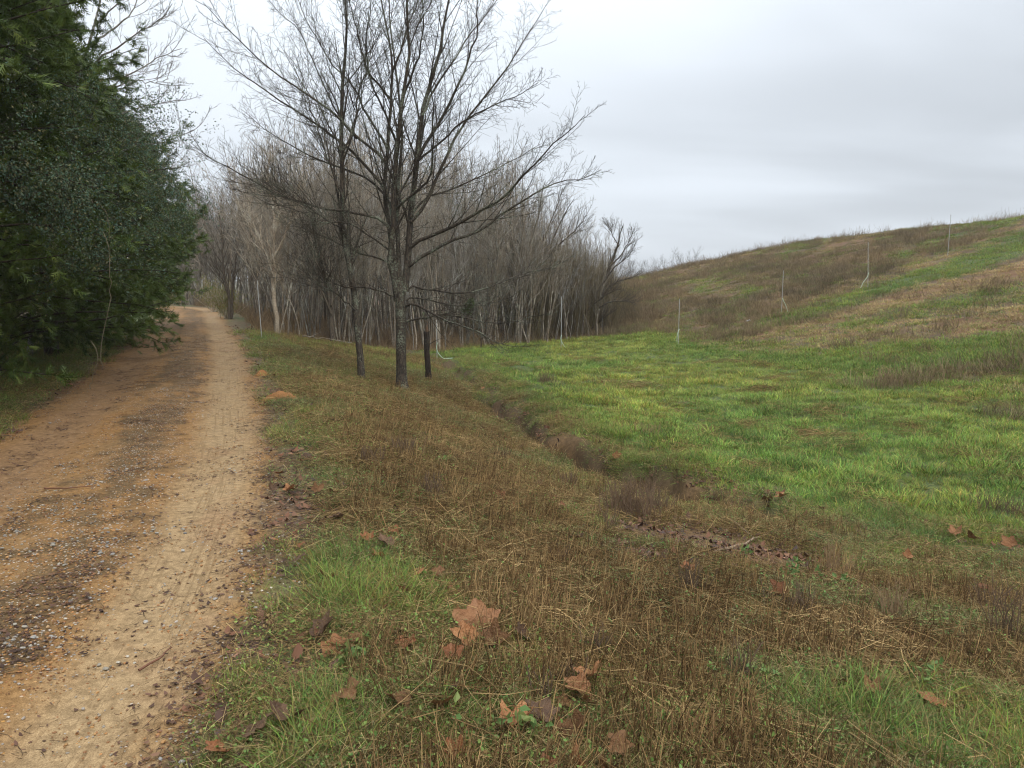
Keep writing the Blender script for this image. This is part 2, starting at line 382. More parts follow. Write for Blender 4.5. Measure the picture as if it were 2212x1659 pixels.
DEB = [(gp(1500, 1170), .85, .75), (gp(1620, 1200), .7, .6), (gp(1400, 1200), .5, .3), (gp(1600, 1060), .9, .35), (gp(1230, 985), .5, .5)]
def debris(x, y):
    t = 0
    for (dx, dy, _), ra, rb in DEB: t = np.maximum(t, np.exp(-(((x - dx) / ra) ** 2 + ((y - dy) / rb) ** 2) ** 1.5))
    return np.clip(t * 1.4 * (.4 + 1.2 * fbm(x, y, 2.2, 3, 66)), 0, 1)
def build_ground():
    az = np.concatenate([np.arange(-180, -60, 4.0), np.arange(-60, -44, .4), np.arange(-44, 44.01, .2), np.arange(44.4, 60.1, .4), np.arange(64, 180, 4.0)])
    rr = [0.0, .35, .7, 1.0]; r = 1.3
    while r < 95: rr.append(r); r *= 1.0092
    while r < 2600: rr.append(r); r *= 1.16
    rr = np.array(rr)
    A, RR = np.meshgrid(np.radians(az), rr)
    X = RR * np.sin(A); Y = RR * np.cos(A)
    Z = H(X, Y)
    far = sm(140, 500, RR)
    Z = Z * (1 - far) + far * (-2.0)
    nr, na = X.shape
    V = np.stack([X, Y, Z], -1).reshape(-1, 3)
    idx = np.arange(nr * na).reshape(nr, na)
    nxt = np.roll(idx, -1, axis=1)
    Q = np.stack([idx[:-1], nxt[:-1], nxt[1:], idx[1:]], -1)[:, :, ::-1].reshape(-1, 4)
    x, y = V[:, 0], V[:, 1]
    q, s = poly_sd(ROAD, x, y); g, gs = poly_sd(GULLY, x, y); d = hill_d(x, y)
    aq = np.abs(q); n1 = fbm(x, y, 1.1, 4, 71); n2 = fbm(x, y, 6.0, 4, 72); n3 = fbm(q * 2.5, s * .35, 1.0, 4, 73)
    edge = aq + (n2 - .5) * .30 + (n1 - .5) * .35
    road = 1 - sm(HW - .06, HW + .16, edge)
    # sand in the right track and (damper, browner) in the left one
    tr = np.exp(-((q - .94 - (n1 - .5) * .2 - (n2 - .5) * .16) / (.31)) ** 4); tl = np.exp(-((q + .80 - (n1 - .5) * .25) / .34) ** 4)
    sand = np.array([.268, .186, .098]); damp = np.array([.21, .128, .066]); orange = np.array([.215, .118, .044])
    dark = np.array([.095, .064, .032]); soil = np.array([.085, .058, .035]); greeny = np.array([.070, .088, .032]); clay = np.array([.20, .095, .045])
    lit = sm(.42, .58, n3 * .5 + n2 * .4 + .12 * np.exp(-((q - .1) / .35) ** 2)) * (1 - tr) * (1 - tl * .8)          # rotting leaves in the middle of the road
    def lerp(a, b_, t): return a * (1 - t[:, None]) + b_ * t[:, None]
    far_t = sm(8, 22, y)
    c = np.tile(orange, (len(x), 1)); c = lerp(c, sand * .62, sm(.45, .62, n1) * .3)
    c = lerp(c, dark, lit * .85)
    c = lerp(c, damp, tl * .85)
    c = lerp(c, sand, tr * .96)
    c = lerp(c, damp * 1.05, sm(.46, .64, n2 * .4 + n1 * .6) * tr * .65)
    c = c * (1 - far_t[:, None] * .06)
    G = green_of(x, y)
    gc = lerp(np.tile(soil, (len(x), 1)), np.tile(greeny, (len(x), 1)), sm(.25, .8, G))
    gc = lerp(gc, np.tile(clay, (len(x), 1)), sm(.25, .05, G) * .35)
    # sandy spill beside the road
    sp_ = (1 - sm(HW + .1, HW + .75, aq + (n2 - .5) * .6)) * sm(.35, .6, n2)
    gc = lerp(gc, sand * .62, sp_ * .6)
    # raw earth in the gully
    wob = (fbm(x, y, 1.6, 3, 21) - .5) * .9
    gm = sm(5.0, 6.8, y) * (1 - sm(21.5, 25.5, y)) * (1 - sm(2.4, 3.6, x)) * sm(.28, .42, fbm(x, y, .9, 3, 5)) * np.exp(-((g + wob) / .30) ** 2)
    gc = lerp(gc, np.array([.085, .055, .030]), gm * .95); gc = lerp(gc, np.array([.12, .075, .036]), debris(x, y) * .8)
    c = c * road[:, None] + gc * (1 - road[:, None])
    grav = road * (.34 + .45 * np.exp(-((q - .25) / .33) ** 2) * sm(.35, .6, n1 + .1) - .55 * tr * (1 - .3 * n2) - .4 * tl) + (1 - road) * sp_ * .3
    sandm = road * np.maximum(tr, tl * .6)
    # which face belongs to which piece of the setting
    fx = x[Q].mean(1); fy = y[Q].mean(1); fq = q[Q].mean(1); fg = g[Q].mean(1); fd = d[Q].mean(1)
    cls = np.where(np.abs(fq) < HW + .02, 0, np.where((fd > 0) & (fx > -8), 2, np.where(fg > 0, 1, 3)))
    full = mesh_np('full', V, Q)
    nrm = np.zeros(len(V) * 3, np.float32); full.vertices.foreach_get('normal', nrm); nrm = nrm.reshape(-1, 3)
    names = {0: ('dirt_road', 'rutted sandy dirt road with orange gravel and pale wheel track'), 1: ('grass_field', 'low green grassy field between the gully and the slope'),
             2: ('hillside', 'long grassed slope with bands of green and brown'), 3: ('ground', 'brown and green road verge and woodland floor')}
    for k, (nm, lb) in names.items():
        F = Q[cls == k]; us, inv = np.unique(F, return_inverse=True)
        at_ = {'base': ('FLOAT_COLOR', np.concatenate([c[us], np.ones((len(us), 1))], 1)), 'grav': ('FLOAT', grav[us]), 'sand': ('FLOAT', sandm[us]),
               'lateral': ('FLOAT', q[us]), 'along': ('FLOAT', s[us])}
        inv = inv.reshape(-1, 4)
        bad = None
        me = mesh_np(nm, V[us], inv, None, M_GROUND, True, at_)
        if len(me.vertices) == len(us): me.normals_split_custom_set_from_vertices([tuple(v) for v in nrm[us]])
        tag(put(nm, me), lb, None, None, 'structure')
    bpy.data.meshes.remove(full)
build_ground()

# ------------------------------------------------------------------ branches
class Tubes:
    def __init__(s): s.b = {}
    def add(s, P, Rd, k):
        """P (m,n,3), Rd (m,n)"""
        P = np.asarray(P, float); Rd = np.asarray(Rd, float)
        if P.ndim == 2: P = P[None]; Rd = Rd[None]
        s.b.setdefault((P.shape[1], k), []).append((P, Rd))
    def mesh(s, name, mat, extra=None):
        Vs, Qs, off = [], [], 0
        for (n, k), lst in s.b.items():
            P = np.concatenate([a for a, _ in lst]); Rd = np.concatenate([a for _, a in lst]); m = len(P)
            T = np.gradient(P, axis=1); T /= np.linalg.norm(T, axis=2, keepdims=True) + 1e-9
            main = P[:, -1] - P[:, 0]; ref = np.where(np.abs(main[:, 2:3]) > .8 * np.linalg.norm(main, axis=1, keepdims=True), np.array([[1., .13, 0]]), np.array([[.05, .02, 1.]]))
            U = np.cross(T, ref[:, None, :]); U /= np.linalg.norm(U, axis=2, keepdims=True) + 1e-9
            W = np.cross(T, U)
            a = np.arange(k) / k * 2 * PI
            ring = P[:, :, None, :] + Rd[:, :, None, None] * (U[:, :, None, :] * np.cos(a)[None, None, :, None] + W[:, :, None, :] * np.sin(a)[None, None, :, None])
            Vs.append(ring.reshape(-1, 3))
            I = np.arange(m * n * k).reshape(m, n, k) + off
            nx = np.roll(I, -1, axis=2)
            Qs.append(np.stack([I[:, :-1], nx[:, :-1], nx[:, 1:], I[:, 1:]], -1).reshape(-1, 4)); off += m * n * k
        return mesh_np(name, np.concatenate(Vs), np.concatenate(Qs), None, mat, True)
def unit(v): return v / (np.linalg.norm(v, axis=-1, keepdims=True) + 1e-9)
def grow(st, di, ln, r0, nseg, wob, trop, rg, tip=.25):
    m = len(st); P = np.zeros((m, nseg + 1, 3)); P[:, 0] = st; D = unit(di)
    for i in range(nseg):
        D = unit(D + rg.normal(0, wob, (m, 3)) + np.array([0, 0, 1.]) * trop)
        P[:, i + 1] = P[:, i] + D * (ln / nseg)[:, None]
    Rd = r0[:, None] * (1 + (tip - 1) * np.linspace(0, 1, nseg + 1)[None])
    return P, Rd
def spawn(P, Rd, ln, m, t0, t1, a0, a1, lf, rg, rf=.5, up=0., alt=True, dec=.5, rmin=0.002):
    """children of each branch: m per parent, between t0 and t1 of its length"""
    n = P.shape[1] - 1; k = len(P)
    t = t0 + (t1 - t0) * (np.arange(m)[None] + rg.random((k, m))) / m
    f = t * n; i = np.minimum(f.astype(int), n - 1); fr = f - i; kk = np.arange(k)[:, None]
    st = P[kk, i] * (1 - fr)[..., None] + P[kk, i + 1] * fr[..., None]
    T = unit(P[kk, i + 1] - P[kk, i])
    rr = Rd[kk, i] * (1 - fr) + Rd[kk, i + 1] * fr
    rn = rg.normal(0, 1, (k, m, 3)); rn[..., 2] *= .6
    pv = unit(np.cross(T, unit(rg.normal(0, 1, (k, 1, 3)))))
    side = unit(np.cross(T, rn)) * .7 + pv * np.where(np.arange(m)[None, :, None] % 2, 1, -1) * (1. if alt else 0)
    side = unit(side - T * np.sum(side * T, -1, keepdims=True))
    a = rg.uniform(a0, a1, (k, m))[..., None]
    D = unit(T * np.cos(a) + side * np.sin(a) + np.array([0, 0, up]))
    L_ = ln[:, None] * lf * (1 - dec * t) * rg.uniform(.55, 1.25, (k, m))
    r = np.maximum(np.minimum(rr * rf, rr * .9), rmin)
    return st.reshape(-1, 3), D.reshape(-1, 3), L_.ravel(), r.ravel()
def resample(P, n):
    P = np.asarray(P, float); d = np.r_[0, np.cumsum(np.linalg.norm(np.diff(P, axis=0), axis=1))]
    t = np.linspace(0, d[-1], n); return np.stack([np.interp(t, d, P[:, j]) for j in range(P.shape[1])], 1)

# --- the big forked tree -------------------------------------------------
def traced(points, y0, dy, n=14, wob=.012, rg=rng):
    """a limb seen in the picture, carried dy metres away from or towards the viewer on its way out"""
    pts = []; L_ = np.r_[0, np.cumsum([math.hypot(points[i + 1][0] - points[i][0], points[i + 1][1] - points[i][1]) for i in range(len(points) - 1)])]
    for (u, v), l in zip(points, L_):
        t = l / L_[-1]; pts.append(at(u, v, y0 + dy * t ** 1.15))
    P = resample(smooth_poly(pts, 4), n)
    P[1:-1] += rg.normal(0, wob, (n - 2, 3)); return P
def big_tree():
    rg = np.random.default_rng(3)
    bx, by, bz = gp(868, 842); Y = by
    root = thing('forked_tree', 'large bare tree with lichen on its bark and many forking limbs, beside the gully', 'tree', (bx, by, bz))
    base = np.array([bx, by, bz])
    W = lambda px: px / FPX * Y / 2 * .88
    trunk = Tubes()
    tp = np.array([at(868, 850, Y), at(867, 790, Y), at(866, 700, Y), at(864, 640, Y), at(862, 600, Y)])
    TP = resample(smooth_poly(tp, 4), 12); TR = np.interp(np.linspace(0, 1, 12), [0, .06, .2, .6, 1], [W(50), W(32), W(26), W(24), W(23)])
    trunk.add(TP - base, TR, 14)
    limbs = Tubes()
    main = [  # points in the picture, depth, start width px, end width px
        ([(858, 650), (856, 624), (843, 566), (848, 518), (848, 476), (854, 357), (857, 315), (871, 208), (878, 167), (885, 104), (881, 30), (880, -60), (884, -140)], -.9, 17, 3),
        ([(858, 600), (848, 540), (840, 480), (832, 402), (836, 327), (845, 208), (848, 149), (836, 60), (824, 0), (812, -80)], .9, 13, 3),
        ([(875, 630), (877, 597), (882, 545), (885, 518), (886, 476), (899, 357), (911, 253), (929, 179), (950, 110), (961, 39), (975, -30), (990, -120)], .4, 18, 3),
        ([(866, 620), (861, 558), (859, 518), (857, 465), (862, 380), (868, 300), (862, 220), (850, 120), (842, 40), (838, -40)], 1.6, 12, 3)]
    side = [
        ([(899, 357), (911, 327), (947, 268), (967, 232), (988, 187), (1006, 149), (1021, 98), (1033, 77), (1031, 0), (1040, -60)], -.7, 9, 2),
        ([(888, 480), (917, 446), (935, 402), (958, 351), (985, 292), (1027, 235), (1057, 196), (1089, 155), (1119, 107), (1152, 60), (1180, 10)], 1.2, 9, 1.6),
        ([(885, 536), (899, 521), (933, 508), (976, 490), (1030, 458), (1089, 426), (1125, 384), (1161, 348), (1203, 304), (1232, 283), (1262, 250)], -1.5, 10, 1.6),
        ([(884, 575), (898, 563), (938, 539), (978, 518), (1031, 502), (1078, 465), (1121, 439), (1155, 417), (1209, 393), (1256, 387), (1299, 366)], .9, 9.5, 1.6),
        ([(876, 628), (882, 618), (933, 626), (996, 633), (1057, 621), (1110, 597), (1152, 587), (1210, 572)], 1.3, 6, 1.6),
        ([(876, 662), (882, 655), (912, 663), (943, 682), (978, 698), (1025, 713), (1057, 732), (1105, 748)], -1.6, 7, 1.6),
        ([(878, 694), (885, 690), (925, 686), (951, 679), (1004, 687), (1057, 697), (1110, 695), (1152, 682)], -.4, 6, 1.6),
        ([(876, 650), (882, 642), (938, 650), (964, 658), (1004, 661), (1060, 655), (1110, 640)], .7, 5, 1.6),
        ([(860, 650), (853, 642), (824, 629), (787, 621), (748, 620), (713, 608), (672, 580)], -.8, 6.5, 1.6),
        ([(846, 572), (840, 568), (819, 558), (793, 552), (772, 545), (740, 531), (713, 516), (670, 500), (620, 470)], .7, 5, 1.6),
        ([(846, 512), (843, 505), (830, 481), (790, 466), (735, 455), (682, 446), (604, 423), (563, 399), (503, 366), (443, 333), (411, 307)], -1.2, 8, 1.5),
        ([(840, 430), (823, 396), (771, 336), (729, 301), (682, 268), (637, 238), (589, 205), (536, 170), (485, 128), (441, 83)], .8, 8, 1.5),
        ([(838, 360), (823, 336), (771, 295), (732, 253), (697, 226), (652, 196), (600, 160), (563, 132), (518, 90), (476, 45), (438, 5)], -1.1, 7.5, 1.5),
        ([(846, 215), (823, 190), (798, 161), (783, 113), (762, 30), (745, -40)], -.9, 6, 1.6),
        ([(836, 320), (816, 283), (780, 226), (774, 202), (741, 161), (717, 137), (682, 80), (655, 30), (640, -20)], 1.2, 6.5, 1.5),
        ([(771, 300), (735, 256), (700, 185), (673, 125), (643, 62), (613, 36), (580, 0)], 1.6, 5, 1.5),
        ([(848, 470), (865, 440), (880, 430), (905, 410), (930, 380), (935, 330), (935, 240), (930, 180), (940, 100)], -1.9, 7, 1.6),
        ([(849, 150), (862, 120), (880, 60), (900, 10), (915, -50)], .8, 6, 2),
        ([(872, 208), (890, 160), (905, 120), (915, 60), (912, 10), (920, -60)], -.9, 6, 2),
        ([(901, 350), (925, 330), (960, 300), (1000, 262), (1050, 235), (1110, 210), (1160, 180)], -1.4, 6, 1.5),
        ([(886, 470), (905, 440), (940, 420), (1000, 400), (1060, 370), (1120, 340), (1170, 310)], 1.8, 6, 1.5),
        ([(843, 440), (810, 400), (770, 375), (700, 350), (640, 320), (560, 270), (520, 235)], 1.9, 6, 1.5),
        ([(846, 545), (800, 510), (750, 480), (690, 480), (640, 455), (580, 440)], -1.6, 5, 1.5),
        ([(912, 250), (940, 190), (975, 140), (1010, 80), (1060, 20), (1090, -30)], 1.3, 6, 1.6),
        ([(885, 105), (900, 60), (930, 10), (950, -50)], .8, 4, 1.6), ([(857, 310), (830, 240), (800, 170), (790, 90), (800, 20), (790, -50)], -1.5, 6, 1.6)]
    GP, GR, GL = [], [], []
    for pts, dy, w0, w1 in main + side:
        P = traced(pts, Y, dy, 18, .008, rg)
        Rd = np.interp(np.linspace(0, 1, 18), [0, .12, .55, 1], [W(w0 * 1.0), W(w0 * .88), W(w0 * .52), W(w1 * .7)])
        GP.append(P); GR.append(Rd); GL.append(np.linalg.norm(np.diff(P, axis=0), axis=1).sum())
    GP = np.array(GP); GR = np.array(GR); GL = np.array(GL)
    limbs.add(GP[:4] - base, GR[:4], 9); 
    # every limb is its own part
    trunk_o = put('trunk', trunk.mesh('trunk', M_BARK), root)
    for i in range(len(GP)):
        t = Tubes(); t.add(GP[i] - base, GR[i], 9 if i < 4 else 7); put('limb', t.mesh('limb', M_BARK), root)
    tw = Tubes()
    NM = len(GP)
    lw = np.minimum(GL, 5.5)
    a = spawn(GP, GR, lw, 15, .14, .98, R(18), R(38), .38, rg, .40, .10, True, .55, .005)
    P2, R2 = grow(a[0], a[1], a[2], a[3], 6, .055, .045, rg); tw.add(P2 - base, R2, 4)
    bL = a[2]
    c = spawn(P2, R2, bL, 7, .15, .97, R(25), R(52), .45, rg, .5, .04, True, .5, .0034)
    P3, R3 = grow(c[0], c[1], c[2], c[3], 4, .10, .04, rg, .5); tw.add(P3 - base, R3, 3)
    e = spawn(P3, R3, c[2], 3, .2, .98, R(25), R(50), .5, rg, .6, .0, True, .4, .0024)
    P4, R4 = grow(e[0], e[1], np.minimum(e[2], .4), e[3], 2, .12, .02, rg, .6); tw.add(P4 - base, R4, 3)
    # short spur twigs straight on the limbs
    f = spawn(GP, GR, np.full(NM, 1.0), 52, .08, .95, R(40), R(85), .48, rg, .14, .0, False, .3, .003)
    P5, R5 = grow(f[0], f[1], f[2], f[3], 3, .14, .02, rg, .5); tw.add(P5 - base, R5, 3)
    g = spawn(P5, R5, f[2], 3, .3, .95, R(30), R(70), .6, rg, .7, 0, True, .3, .0024)
    P6, R6 = grow(g[0], g[1], g[2], g[3], 1, .1, 0, rg, .6); tw.add(P6 - base, R6, 3)
    put('twigs', tw.mesh('twigs', M_BARK), root)
    # mistletoe-like green clump on a lower limb
    return root, base, Y
TREE, TBASE, TY = big_tree()

def leaf_cloud(name, mat, centres, radii, n, size, rg, droop=.0, aspect=.5, pts=None):
    """small folded leaves spread through a set of lumps; returns a mesh in the coordinates of centres"""
    if pts is None:
        k = rg.integers(0, len(centres), n)
        dv = unit(rg.normal(0, 1, (n, 3))) * (rg.random((n, 1)) ** .4)
        pts = np.asarray(centres)[k] + dv * np.asarray(radii)[k]
    n = len(pts)
    a = unit(rg.normal(0, 1, (n, 3)) + np.array([0, 0, -droop])); b_ = unit(np.cross(a, rg.normal(0, 1, (n, 3)))); c = np.cross(a, b_)
    s = size * rg.uniform(.6, 1.3, (n, 1))
    v0 = pts; v1 = pts + a * s * .5 + b_ * s * aspect * .5 + c * s * .12; v2 = pts + a * s; v3 = pts + a * s * .5 - b_ * s * aspect * .5 + c * s * .12
    V = np.stack([v0, v1, v2, v3], 1).reshape(-1, 3)
    I = np.arange(n)[:, None] * 4
    T = np.concatenate([I + [0, 1, 2], I + [0, 2, 3]])
    var = np.repeat(np.clip(rg.random(n) ** 3, 0, 1), 4)
    return mesh_np(name, V, None, T, mat, False, {'var': ('FLOAT', var)})
mx, my, mz = at(1012, 662, TY + .2)
o = thing('mistletoe_clump', 'small dark green clump of leaves on a low right limb of the big tree', 'mistletoe', (mx, my, mz - .1))
rg_ = np.random.default_rng(8)
M_MIST = mat_foliage('mistletoe_leaves', (.035, .055, .015), (.055, .08, .02), (.08, .10, .03))
put('leaves', leaf_cloud('leaves', M_MIST, [(0, 0, .1), (.06, 0, .18), (-.08, .05, .04), (-.02, 0, -.02)], [(.10, .10, .12), (.07, .08, .09), (.08, .08, .07), (.10, .1, .05)], 900, .035, rg_), o)
t = Tubes(); ms = np.tile([[0, 0, .0]], (14, 1)).astype(float); P, Rr = grow(ms, rg_.normal(0, 1, (14, 3)), np.full(14, .2), np.full(14, .004), 3, .2, .2, rg_); t.add(P, Rr, 3)
put('stems', t.mesh('stems', M_BARK_DARK), o)

# --- a generic bare tree along a traced stem ---------------------------------
def bare_tree(name, label, stem, y0, dy, w0, w1, bark, seed, nb=16, blen=1.8, t0=.35, ang=(24, 45), fine=(8, 3), trop=.05, extra=(), cat='tree', basept=None):
    rg = np.random.default_rng(seed)
    W = lambda px: px / FPX * y0 / 2
    P = traced(stem, y0, dy, 16, .015, rg); base = P[0].copy()
    if basept is not None: base = np.array(basept)
    root = thing(name, label, cat, tuple(base))
    P[0, 2] = min(P[0, 2], base[2]) - .08
    Rd = np.interp(np.linspace(0, 1, 16), [0, .05, .2, .7, 1], [W(w0 * 1.25), W(w0), W(w0 * .88), W(w0 * .45 + w1 * .3), W(w1 * .6)])
    t = Tubes(); t.add(P - base, Rd, 10); put('trunk', t.mesh('trunk', bark), root)
    G = [P]; GR = [Rd]
    for pts, ddy, ww in extra:
        Q = traced(pts, y0, ddy, 16, .015, rg); q = np.interp(np.linspace(0, 1, 16), [0, .6, 1], [W(ww), W(ww * .5), W(1)])
        t = Tubes(); t.add(Q - base, q, 7); put('limb', t.mesh('limb', bark), root); G.append(Q); GR.append(q)
    G = np.array(G); GR = np.array(GR)
    Ls = np.full(len(G), blen / .8)
    tw = Tubes()
    a = spawn(G, GR, Ls, nb, t0, .97, R(ang[0]), R(ang[1]), .8, rg, .45, .15, True, .5, .006)
    P2, R2 = grow(a[0], a[1], a[2], a[3], 6, .07, trop, rg); tw.add(P2 - base, R2, 4)
    c = spawn(P2, R2, a[2], fine[0], .15, .97, R(22), R(48), .42, rg, .5, .05, True, .5, .0038)
    P3, R3 = grow(c[0], c[1], c[2], c[3], 3, .09, trop, rg, .5); tw.add(P3 - base, R3, 3)
    e = spawn(P3, R3, c[2], fine[1], .2, .98, R(25), R(55), .5, rg, .6, .02, True, .4, .003)
    P4, R4 = grow(e[0], e[1], e[2], e[3], 1, .1, 0, rg, .6); tw.add(P4 - base, R4, 3)
    put('twigs', tw.mesh('twigs', bark), root)
    return root
x, y, z = gp(782, 822)
bare_tree('tall_bare_tree', 'tall slim bare tree with a bent lichened trunk left of the big forked tree', [(782, 826), (776, 735), (768, 670), (757, 575), (742, 510), (741, 440), (738, 300), (740, 200), (747, 89), (749, 0), (752, -70)],
          y, .3, 15, 3, M_BARK, 31, 26, 1.9, .22, (20, 40), (8, 3), .06,
          extra=[([(741, 430), (715, 360), (690, 290), (668, 230), (655, 170)], .9, 5), ([(740, 330), (765, 270), (775, 200), (800, 130), (812, 60)], .7, 5), ([(742, 500), (700, 470), (650, 440), (590, 420)], -.7, 4),
                 ([(768, 670), (735, 640), (705, 610), (690, 560)], -.4, 4)], basept=(x, y, z))
# sawn-off dead trunk
def snag():
    x, y, z = gp(925, 826); rg = np.random.default_rng(4)
    root = thing('snag', 'short dark broken dead trunk right of the big forked tree', 'dead trunk', (x, y, z))
    W = y / FPX / 2; base = np.array([x, y, z])
    P = resample(np.array([at(926, 832, y), at(925, 800, y), at(922, 760, y), at(922, 716, y)]), 12) - base
    Rd = np.interp(np.linspace(0, 1, 12), [0, .08, .5, 1], [20 * W, 14 * W, 12 * W, 12 * W]) * rg.uniform(.94, 1.06, 12)
    t = Tubes(); t.add(P, Rd, 12); put('trunk', t.mesh('trunk', M_BARK_DARK), root)
    top = P[-1]; V = []; T = []
    for i in range(7):
        a = i / 7 * 2 * PI; h = rg.uniform(.05, .20) if i not in (1,) else .42
        r = 6 * W; c = top + np.array([math.cos(a) * r * .75, math.sin(a) * r * .75, -.02]); n = len(V)
        w = np.array([-math.sin(a), math.cos(a), 0]) * r * .5; o_ = np.array([math.cos(a), math.sin(a), 0]) * r * .25
        V += [c - w - o_, c + w - o_, c + w + o_, c - w + o_, c + np.array([0, 0, h])]
        T += [(n, n + 1, n + 4), (n + 1, n + 2, n + 4), (n + 2, n + 3, n + 4), (n + 3, n, n + 4)]
    put('splintered_top', mesh_np('splintered_top', np.array(V), None, T, mat_plain('raw_wood', (.16, .10, .06), .8, .2, 0, 30, .4), False), root)
    st = P[[8, 10]]; di = np.array([[1, .1, .75], [-1, .2, .2]]); PP, RR = grow(st, di, np.array([.55, .25]), np.array([.010, .008]), 4, .12, 0, rg)
    t = Tubes(); t.add(PP, RR, 4); put('side_twig', t.mesh('side_twig', M_BARK_DARK), root)
snag()

# --- leaning willow and its neighbours at the right end of the thicket ---------
x, y, z = gp(1232, 727)
bare_tree('leaning_willow', 'bare willow leaning right over the brush at the foot of the slope', [(1228, 728), (1245, 700), (1268, 668), (1290, 640), (1303, 610), (1318, 575), (1335, 530), (1342, 500), (1345, 488)], y, .5, 12, 2, M_WILLOW, 41, 16, 1.1, .45, (15, 38), (8, 4), .06,
          extra=[([(1236, 725), (1262, 702), (1290, 672), (1300, 640), (1330, 610), (1362, 600), (1385, 590)], .6, 10), ([(1303, 612), (1325, 580), (1350, 560), (1368, 540)], -.4, 4), ([(1292, 668), (1310, 655), (1335, 650), (1370, 652)], -.8, 4),
                 ([(1240, 722), (1255, 690), (1285, 655), (1318, 632), (1340, 625)], -1.0, 5), ([(1335, 530), (1322, 505), (1318, 490)], .2, 3), ([(1318, 575), (1345, 545), (1362, 515), (1368, 500)], .3, 4),
                 ([(1248, 728), (1275, 712), (1300, 690), (1318, 678)], -.3, 4)], basept=(x, y, z))
for i, (stem, w, lab, ex) in enumerate([
    ([(1128, 728), (1132, 650), (1142, 580), (1150, 520), (1162, 470), (1170, 420), (1178, 390)], 8, 'dark bare tree with two upright stems just left of the leaning willow', [([(1140, 590), (1165, 540), (1185, 490), (1205, 440), (1215, 405)], .5, 5)]),
    ([(1172, 728), (1178, 660), (1172, 610), (1180, 560), (1195, 520), (1215, 470), (1240, 430)], 7, 'bare tree with a crown spreading right, between dark stems and the willow', [([(1178, 560), (1205, 530), (1240, 500), (1268, 465)], -.5, 5), ([(1172, 610), (1160, 560), (1150, 500)], .3, 4)]),
    ([(1093, 735), (1098, 680), (1100, 610), (1108, 540), (1100, 480), (1105, 400)], 6, 'slender upright bare tree under the right limbs of the big tree', [([(1104, 560), (1125, 500), (1130, 440)], .4, 4)]),
    ([(720, 742), (716, 690), (708, 620), (690, 560), (682, 480), (678, 420)], 12, 'black-barked thick bare tree at the thicket edge behind the tall slim tree', [([(716, 680), (700, 640), (672, 600), (650, 560)], .3, 6), ([(716, 660), (722, 600), (735, 540), (730, 460)], .6, 6)]),
    ([(602, 742), (597, 690), (590, 620), (592, 540), (590, 450), (578, 380), (585, 330)], 11, 'brown thicket tree with peeling pale patches near the left pole', [([(592, 600), (570, 540), (545, 480), (520, 440)], .5, 5), ([(592, 560), (618, 500), (640, 430), (650, 370)], -.5, 5)]),
    ([(497, 690), (494, 640), (484, 590), (480, 520), (470, 450)], 7, 'dark twin-stemmed tree beside the far bend of the road', [([(500, 688), (503, 620), (510, 550), (506, 480)], .5, 6), ([(494, 640), (478, 600), (462, 560)], -.2, 4)])]):
    x, y, z = gp(*stem[0]); y = max(y, 24.0)
    x, y, z = at(stem[0][0], stem[0][1], y); z = float(H(x, y))
    bare_tree('thicket_tree', lab, stem, y, .6, w, 2, M_WILLOW if i in (0, 1, 3, 5) else (M_TWIG if i == 4 else M_BARK), 50 + i, 16 if i not in (3,) else 9, 1.6, .25, (18, 40), (8, 3) if i not in (3,) else (6, 2), .08, extra=ex, basept=(x, y, z))

# --- saplings of the thicket ---------------------------------------------------
def sapling_proto(name, seed, h, bark, nb, multi=1, spread=.10, bl=.30, low=.25, fine=(7, 2)):
    rg = np.random.default_rng(seed)
    root = thing(name, '', 'tree')
    m = multi
    st = np.stack([rg.normal(0, .09 * (m > 1), m), rg.normal(0, .09 * (m > 1), m), np.full(m, -.1)], 1)
    di = np.stack([rg.normal(0, spread, m), rg.normal(0, spread, m), np.ones(m)], 1)
    ln = h * rg.uniform(.82, 1.0, m); ln[0] = h
    P, Rd = grow(st, di, ln, rg.uniform(.020, .062, m) * (h / 7), 10, .075, .05, rg, .14)
    t = Tubes(); t.add(P, Rd, 6); put('trunk', t.mesh('trunk', M_TWIG3 if bark == M_TWIG else bark), root)
    tw = Tubes()
    a = spawn(P, Rd, ln, nb, low, .97, R(22), R(56), bl, rg, .45, .12, False, .55, .007)
    P2, R2 = grow(a[0], a[1], a[2], a[3], 5, .13, .07, rg, .4); tw.add(P2, R2, 3)
    c = spawn(P2, R2, a[2], fine[0], .12, .97, R(18), R(45), .42, rg, .55, .08, True, .5, .0050)
    P3, R3 = grow(c[0], c[1], c[2], c[3], 2, .09, .06, rg, .6); tw.add(P3, R3, 3)
    e = spawn(P3, R3, c[2], fine[1], .2, .98, R(20), R(50), .6, rg, .8, .03, True, .4, .0042)
    P4, R4 = grow(e[0], e[1], e[2], e[3], 1, .1, 0, rg, .6); tw.add(P4, R4, 3)
    put('twigs', tw.mesh('twigs', bark), root)
    return root
PROTO = [sapling_proto('sapling', 100 + i, hh, bk, nb, mu, .10 if mu == 1 else .16) for i, (hh, bk, nb, mu) in enumerate(
    [(8.6, M_TWIG, 26, 1), (8.0, M_TWIG, 24, 1), (7.4, M_TWIG2, 24, 1), (8.2, M_PALE, 20, 1), (7.0, M_TWIG, 12, 2), (7.6, M_TWIG, 10, 3), (6.2, M_TWIG, 9, 3), (7.8, M_TWIG2, 26, 1), (6.6, M_PALE, 20, 1), (8.8, M_TWIG2, 12, 2)])]
FRONT = [(440, 680, 46), (470, 682, 38), (500, 692, 31), (540, 716, 25), (575, 732, 23.5), (620, 742, 24.5), (690, 742, 25), (760, 742, 25.5), (840, 745, 26.5), (950, 750, 27.5), (1050, 742, 29), (1150, 735, 31), (1230, 730, 32.5), (1300, 724, 34), (1380, 716, 36)]
def front_y(u): return np.interp(u, [f[0] for f in FRONT], [f[2] for f in FRONT])
